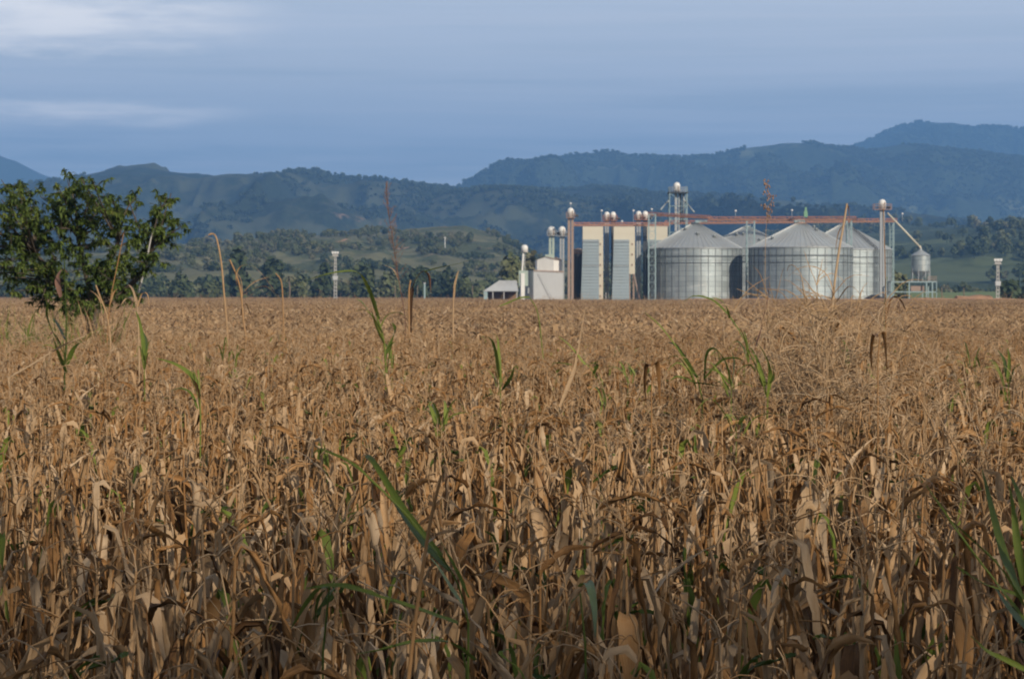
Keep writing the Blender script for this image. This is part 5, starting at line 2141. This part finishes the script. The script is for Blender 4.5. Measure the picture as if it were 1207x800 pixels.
weed('green_weed', 'green shoot beside a tall pale dried leaf, middle of the field', 'weed', 24, 705,
     [([(714, 468), (706, 440)], 0.014, 0.5)],
     [([(712, 465), (700, 440), (690, 428), (685, 424)], 0.05, 0.72), ([(690, 430), (672, 408), (658, 396)], 0.035, 0.8), ([(700, 440), (704, 430), (694, 428)], 0.05, 0.15),
      ([(660, 480), (676, 440), (683, 405), (690, 362)], 0.075, 0.8, 'dry'), ([(674, 430), (655, 428), (650, 432)], 0.05, 0.4)], group=GG)
weed('green_weed', 'green blades with red-brown flower stem before the leafy tree', 'weed', 20, 72,
     [([(76, 440), (78, 390), (77, 340), (76, 305)], 0.014, 0.2)],
     [([(76, 420), (66, 400), (57, 380), (55, 365), (60, 352)], 0.05, 0.35), ([(78, 440), (68, 415), (62, 396)], 0.05, 0.5), ([(78, 400), (70, 385), (62, 374)], 0.045, 0.3),
      ([(79, 430), (86, 412), (96, 402)], 0.055, 0.4), ([(72, 408), (66, 398), (62, 392), (58, 396)], 0.07, 0.15, 'red_weed'), ([(72, 350), (68, 330), (74, 318), (80, 322)], 0.06, 0.3, 'red_weed')], group=GG)
weed('green_weed', 'slim green blade standing right of the leafy tree foot', 'weed', 22, 171,
     [([(170, 450), (170, 420)], 0.012, 0.5)], [([(170, 425), (168, 400), (164, 378), (160, 366)], 0.05, 0.55), ([(171, 420), (172, 402), (168, 390)], 0.05, 0.35)], group=GG)
weed('green_weed', 'arching green leaf with brown tip low left of the pole', 'weed', 18, 234,
     [([(236, 490), (235, 470)], 0.012, 0.6)], [([(236, 468), (228, 445), (208, 430), (184, 422)], 0.055, 0.6), ([(235, 470), (230, 452), (220, 442), (205, 436)], 0.05, 0.2, 'dry')], group=GG)
weed('green_weed', 'green maize shoot whose arching leaf passes before the left floodlight pole', 'weed', 16, 452,
     [([(455, 440), (452, 400), (444, 372)], 0.014, 0.55)],
     [([(446, 376), (436, 345), (424, 323), (408, 320), (380, 325), (350, 335)], 0.06, 0.6), ([(450, 392), (438, 372), (428, 358), (420, 352)], 0.045, 0.75), ([(452, 405), (444, 386), (438, 366)], 0.035, 0.8),
      ([(454, 420), (462, 402), (466, 388), (462, 380)], 0.05, 0.3)], group=GG)
weed('green_weed', 'single green blade lying over the tan field before the white building', 'weed', 15, 632,
     [([(640, 420), (634, 370), (624, 350)], 0.008, 0.6)], [([(624, 350), (612, 352), (600, 357), (588, 361)], 0.04, 0.55)], group=GG)
weed('green_weed', 'green tuft low at the right end of the field', 'weed', 24, 1188,
     [([(1190, 470), (1188, 445)], 0.012, 0.5)], [([(1188, 448), (1184, 425), (1176, 412)], 0.05, 0.45), ([(1190, 455), (1196, 435), (1204, 428)], 0.05, 0.4), ([(1188, 450), (1190, 425), (1188, 410)], 0.05, 0.55)], group=GG)

for i, (px, py, D, lab) in enumerate(((462, 404, 30, 'tiny green tuft under the tall reddish weed'), (270, 395, 32, 'small green tuft below the arching dry stalks'),
                                      (740, 412, 26, 'faint green tuft left of the bright leaning blade'), (1150, 402, 34, 'small green tuft below the right pole'),
                                      (520, 470, 17, 'thin yellow green blade between the tufts near the middle'), (30, 372, 36, 'green tuft by the foot of the leafy tree, at the edge'),
                                      (1000, 398, 26, 'dark green tuft inside the tall tangled maize clump'), (868, 470, 18, 'green leaves low before the bent green shoot'))):
    bl = []
    for k in range(int(rgw.integers(3, 6))):
        dx = rgw.uniform(-20, 20)
        h_ = rgw.uniform(8, 34)
        dr = rgw.uniform(-4, 16)
        bx = px + rgw.uniform(-9, 9)
        bl.append(([(bx, py + 30), (bx + dx * 0.25, py + 30 - h_ * 0.6), (bx + dx * 0.6, py + 30 - h_), (bx + dx, py + 30 - h_ + dr)], float(rgw.uniform(0.02, 0.04)), float(rgw.uniform(0.3, 0.9))))
    weed('green_weed', lab, 'weed', D, px, [([(px, py + 34), (px, py + 26)], 0.006, 0.5)], bl, group=GG)

for (cx_, wd, n_b, top, lab, m_) in ((92, 62, 150, 352, 'rank green and tan grass round the foot of the leafy tree', 'green'), (20, 30, 60, 358, 'low yellowish grass at the left edge below the leafy tree', 'green'),
                                     (140, 34, 80, 350, 'dry bleached grass at the right side of the leafy tree foot', 'dry')):
    Dg = 56.0
    loc = np.array([X(cx_, Dg), Dg, 0.0])
    lb = LB()
    for k in range(n_b):
        px = cx_ + rgw.normal() * wd * 0.45
        zt = Z(top + abs(rgw.normal()) * 16 + abs(px - cx_) * 0.25, Dg)
        x0 = X(px, Dg) - loc[0]
        y0 = rgw.uniform(-2.0, 1.0)
        pth = droop_path((x0, y0, 0), rgw.uniform(0, 6.28), rgw.uniform(1.3, 1.55), rgw.uniform(-0.4, 1.3), max(0.6, zt * 1.1), 9, rgw, wander=0.1)
        blade(lb, pth, rgw.uniform(0.025, 0.06), float(rgw.uniform(0.25, 0.95)), rgw, fold=0.5, twist=rgw.normal() * 0.5, m=3, crinkle=0.0, prof=GREEN_PROF)
    root = thing('grass_clump', lab, 'grass clump', tuple(loc), 'grass round the leafy tree')
    lb.build('blades', M[m_], root)

# dry stalks that reach above the horizon
SG = 'dry stalks rising above the maize'
weed('dry_stalk', 'thick broken dry stalk rising before the middle and last silo', 'dry stalk', 27, 980,
     [([(981, 396), (982, 350), (988, 300), (994, 265), (998, 240)], 0.030, 0.72)], [([(997, 240), (1000, 246), (1001, 262)], 0.02, 0.35, 'dry'), ([(996, 262), (988, 275), (984, 300)], 0.02, 0.45, 'dry')],
     group=SG, dry_stem=True)
weed('dry_stalk', 'thin straight stalk, green below, before the lone elevator leg', 'dry stalk', 28, 1044,
     [([(1044, 396), (1044, 360), (1043, 310), (1041, 246)], 0.014, 0.42)],
     [([(1043, 400), (1042, 365), (1044, 335), (1046, 325)], 0.03, 0.85), ([(1046, 372), (1050, 354), (1056, 350), (1063, 356), (1070, 372)], 0.055, 0.08, 'dry'),
      ([(1056, 350), (1060, 360), (1060, 374)], 0.03, 0.1, 'dry')], group=SG, dry_stem=True)
weed('dry_stalk', 'thin pale stalk with a dark leaf before the gap between the front silos', 'dry stalk', 30, 902,
     [([(903, 470), (903, 400), (902, 350), (902, 290), (904, 250)], 0.007, 0.75)], [([(897, 385), (903, 362), (906, 345), (904, 334)], 0.035, 0.12, 'red_weed'), ([(890, 410), (895, 395), (899, 382)], 0.03, 0.2, 'red_weed')],
     mat='red_weed', seeds=[([(904, 262), (905, 236), (905, 214)], 8, 0.17, 0.9)], group=SG, dry_stem=True)
weed('tall_weed', 'tall reddish dry weed with feathery seed head left of the silos', 'weed', 30, 474,
     [([(478, 396), (477, 370), (470, 330), (464, 290), (458, 250), (455, 216)], 0.011, 0.35)],
     [([(470, 330), (464, 318), (452, 312)], 0.02, 0.8, 'dry')],
     mat='red_weed', seeds=[([(470, 330), (464, 290), (458, 250), (455, 216)], 48, 0.52, 0.55)], group=SG)
weed('dry_stalk', 'tallest bent dry stalk with curled tip between the leafy tree and the left pole', 'dry stalk', 30, 268,
     [([(268, 396), (267, 380), (264, 345), (261, 310), (256, 283), (252, 276), (246, 277)], 0.026, 0.66)], [([(254, 277), (249, 275), (244, 279)], 0.014, 0.4, 'dry')], group=SG, dry_stem=True)
weed('dry_stalk', 'dry maize stalk with long arching tassel branches left of the floodlight pole', 'dry stalk', 30, 286,
     [([(290, 396), (287, 380), (284, 345), (279, 325), (271, 306)], 0.026, 0.62), ([(335, 396), (334, 380), (333, 345), (331, 330), (325, 322)], 0.020, 0.6)],
     [([(286, 350), (284, 330), (278, 320)], 0.02, 0.6, 'dry'), ([(283, 345), (278, 330), (282, 316), (292, 312), (304, 318), (318, 335), (328, 350)], 0.022, 0.65, 'dry'),
      ([(285, 347), (296, 336), (306, 330), (322, 323)], 0.024, 0.7, 'dry'), ([(287, 348), (300, 340), (314, 338), (326, 348)], 0.02, 0.62, 'dry'),
      ([(286, 346), (298, 333), (312, 328), (320, 326)], 0.012, 0.7, 'dry'), ([(284, 372), (286, 362), (290, 358), (294, 368), (300, 380)], 0.035, 0.1, 'dry')], group=SG, dry_stem=True)
weed('dry_stalk', 'dark bent dry leaf on a short pale stalk right of the reddish weed', 'dry stalk', 27, 483,
     [([(482, 396), (482, 380), (482, 345), (484, 330)], 0.024, 0.6)],
     [([(484, 392), (485, 350), (490, 330), (499, 320), (505, 326), (507, 343)], 0.060, 0.06, 'dry'), ([(500, 320), (520, 315), (540, 311), (558, 305)], 0.034, 0.2), ([(505, 322), (507, 330), (508, 344)], 0.03, 0.25, 'red_weed')],
     group=SG, dry_stem=True)
weed('dry_stalk', 'short pale dry stalk with frayed tip left of the open shed', 'dry stalk', 30, 534,
     [([(534, 396), (534, 370), (535, 345), (539, 322)], 0.024, 0.62)], [([(535, 350), (537, 332), (541, 318)], 0.05, 0.66, 'dry')], group=SG, dry_stem=True)
weed('dry_stalk', 'pale dead branch leaning left before the dark foot of the leafy tree', 'dry stalk', 24, 128,
     [([(130, 400), (126, 372), (118, 350), (113, 336)], 0.020, 0.5)], [([(122, 360), (114, 348), (106, 342)], 0.02, 0.5, 'dry')], group=SG, dry_stem=True)
weed('dry_stalk', 'long straight dry stalk crossing the leafy tree, leaning right', 'dry stalk', 26, 129,
     [([(126, 400), (130, 355), (140, 305), (146, 275)], 0.012, 0.45)], [([(129, 360), (134, 345), (140, 340)], 0.03, 0.6, 'dry')], group=SG, dry_stem=True)
weed('dry_stalk', 'long dry straw lying slantwise over the maize below the leafy tree', 'dry stalk', 17, 24,
     [([(10, 445), (40, 428), (72, 408), (100, 396)], 0.014, 0.75)], [([(60, 415), (80, 404), (92, 398)], 0.02, 0.7, 'dry')], group=SG, dry_stem=True)
weed('dry_stalk', 'bleached feathery dry maize top right of the leafy tree foot', 'dry stalk', 20, 160,
     [([(164, 440), (163, 390), (161, 350)], 0.014, 0.75)],
     [([(162, 365), (158, 345), (152, 336), (146, 340)], 0.026, 0.6, 'dry'), ([(162, 362), (168, 346), (174, 348), (176, 364)], 0.026, 0.6, 'dry'), ([(161, 360), (150, 352), (142, 360)], 0.024, 0.6, 'dry')],
     group=SG, dry_stem=True)
weed('dry_stalk', 'slender upright dry stalk in front of the maize at the bottom centre', 'dry stalk', 8.4, 478,
     [([(480, 810), (488, 740), (498, 670), (508, 610), (520, 560)], 0.016, 0.42)], [([(505, 640), (520, 628), (545, 625)], 0.025, 0.5, 'dry')], group=SG, dry_stem=True)

# the tall tangled clump at the right
for i, (px, D, top, vi, lab) in enumerate(((985, 26, 350, 3, 'tall tangled dry maize plant standing above the others before the middle silo'),
                                           (1006, 26.6, 362, 8, 'tangled dry maize plant leaning right beside the tallest plant'),
                                           (966, 25.4, 366, 11, 'tangled dry maize plant at the left of the tallest plant'),
                                           (1022, 24.6, 378, 5, 'rightmost tangled maize plant of the tall clump before the silos'),
                                           (948, 24.2, 384, 6, 'leftmost tangled maize plant of the tall clump before the silos'))):
    root = thing('maize_plant', lab, 'maize plant', (X(px, D), D, 0), 'tall tangled maize plants')
    root.scale = (1.1, 1.1, Z(top, D) / 1.66)
    root.rotation_euler = (0, 0, 1.3 * i)
    for nm, me in zip(('stalk', 'foliage', 'ear', 'tassel'), PART[vi]):
        if me is not None:
            o = bpy.data.objects.new(nm, me)
            COL.objects.link(o)
            o.parent = root
weed('dry_stalk', 'arching bare maize tassel above the tallest tangled clump', 'dry stalk', 26, 985,
     [([(990, 440), (986, 390), (984, 352)], 0.016, 0.6)],
     [([(985, 356), (976, 326), (958, 314), (938, 318), (926, 330)], 0.016, 0.55, 'dry'), ([(985, 358), (962, 345), (950, 352), (940, 372)], 0.02, 0.5, 'dry'),
      ([(986, 356), (1000, 338), (1012, 345), (1018, 362)], 0.02, 0.6, 'dry'), ([(985, 352), (974, 332), (966, 312)], 0.008, 0.4, 'dry')], group=SG, dry_stem=True)
weed('dry_stalk', 'thin looped dry leaf standing left of the tallest tangled clump', 'dry stalk', 26, 942,
     [([(943, 440), (942, 400), (942, 385)], 0.01, 0.5)], [([(942, 385), (942, 365), (946, 358), (952, 362), (952, 374)], 0.014, 0.25, 'dry')], group=SG, dry_stem=True)
for (px, py, D, lab) in ((1035, 415, 20, 'dark brown curled leaf hanging right of the tangled clump'), (768, 450, 20, 'dark brown curled leaf mass below the bright leaning blade')):
    k = 20 / D
    weed('withered_leaf', lab, 'withered leaf', D, px, [([(px, py + 60 * k), (px, py + 10), (px + 2, py - 18 * k)], 0.012, 0.4)],
         [([(px, py - 18 * k), (px + 6 * k, py - 22 * k), (px + 9 * k, py), (px + 10 * k, py + 26 * k)], 0.06, 0.22, 'dry'),
          ([(px, py - 18 * k), (px - 5 * k, py - 20 * k), (px - 8 * k, py), (px - 7 * k, py + 22 * k)], 0.05, 0.2, 'dry')], dry_stem=True)
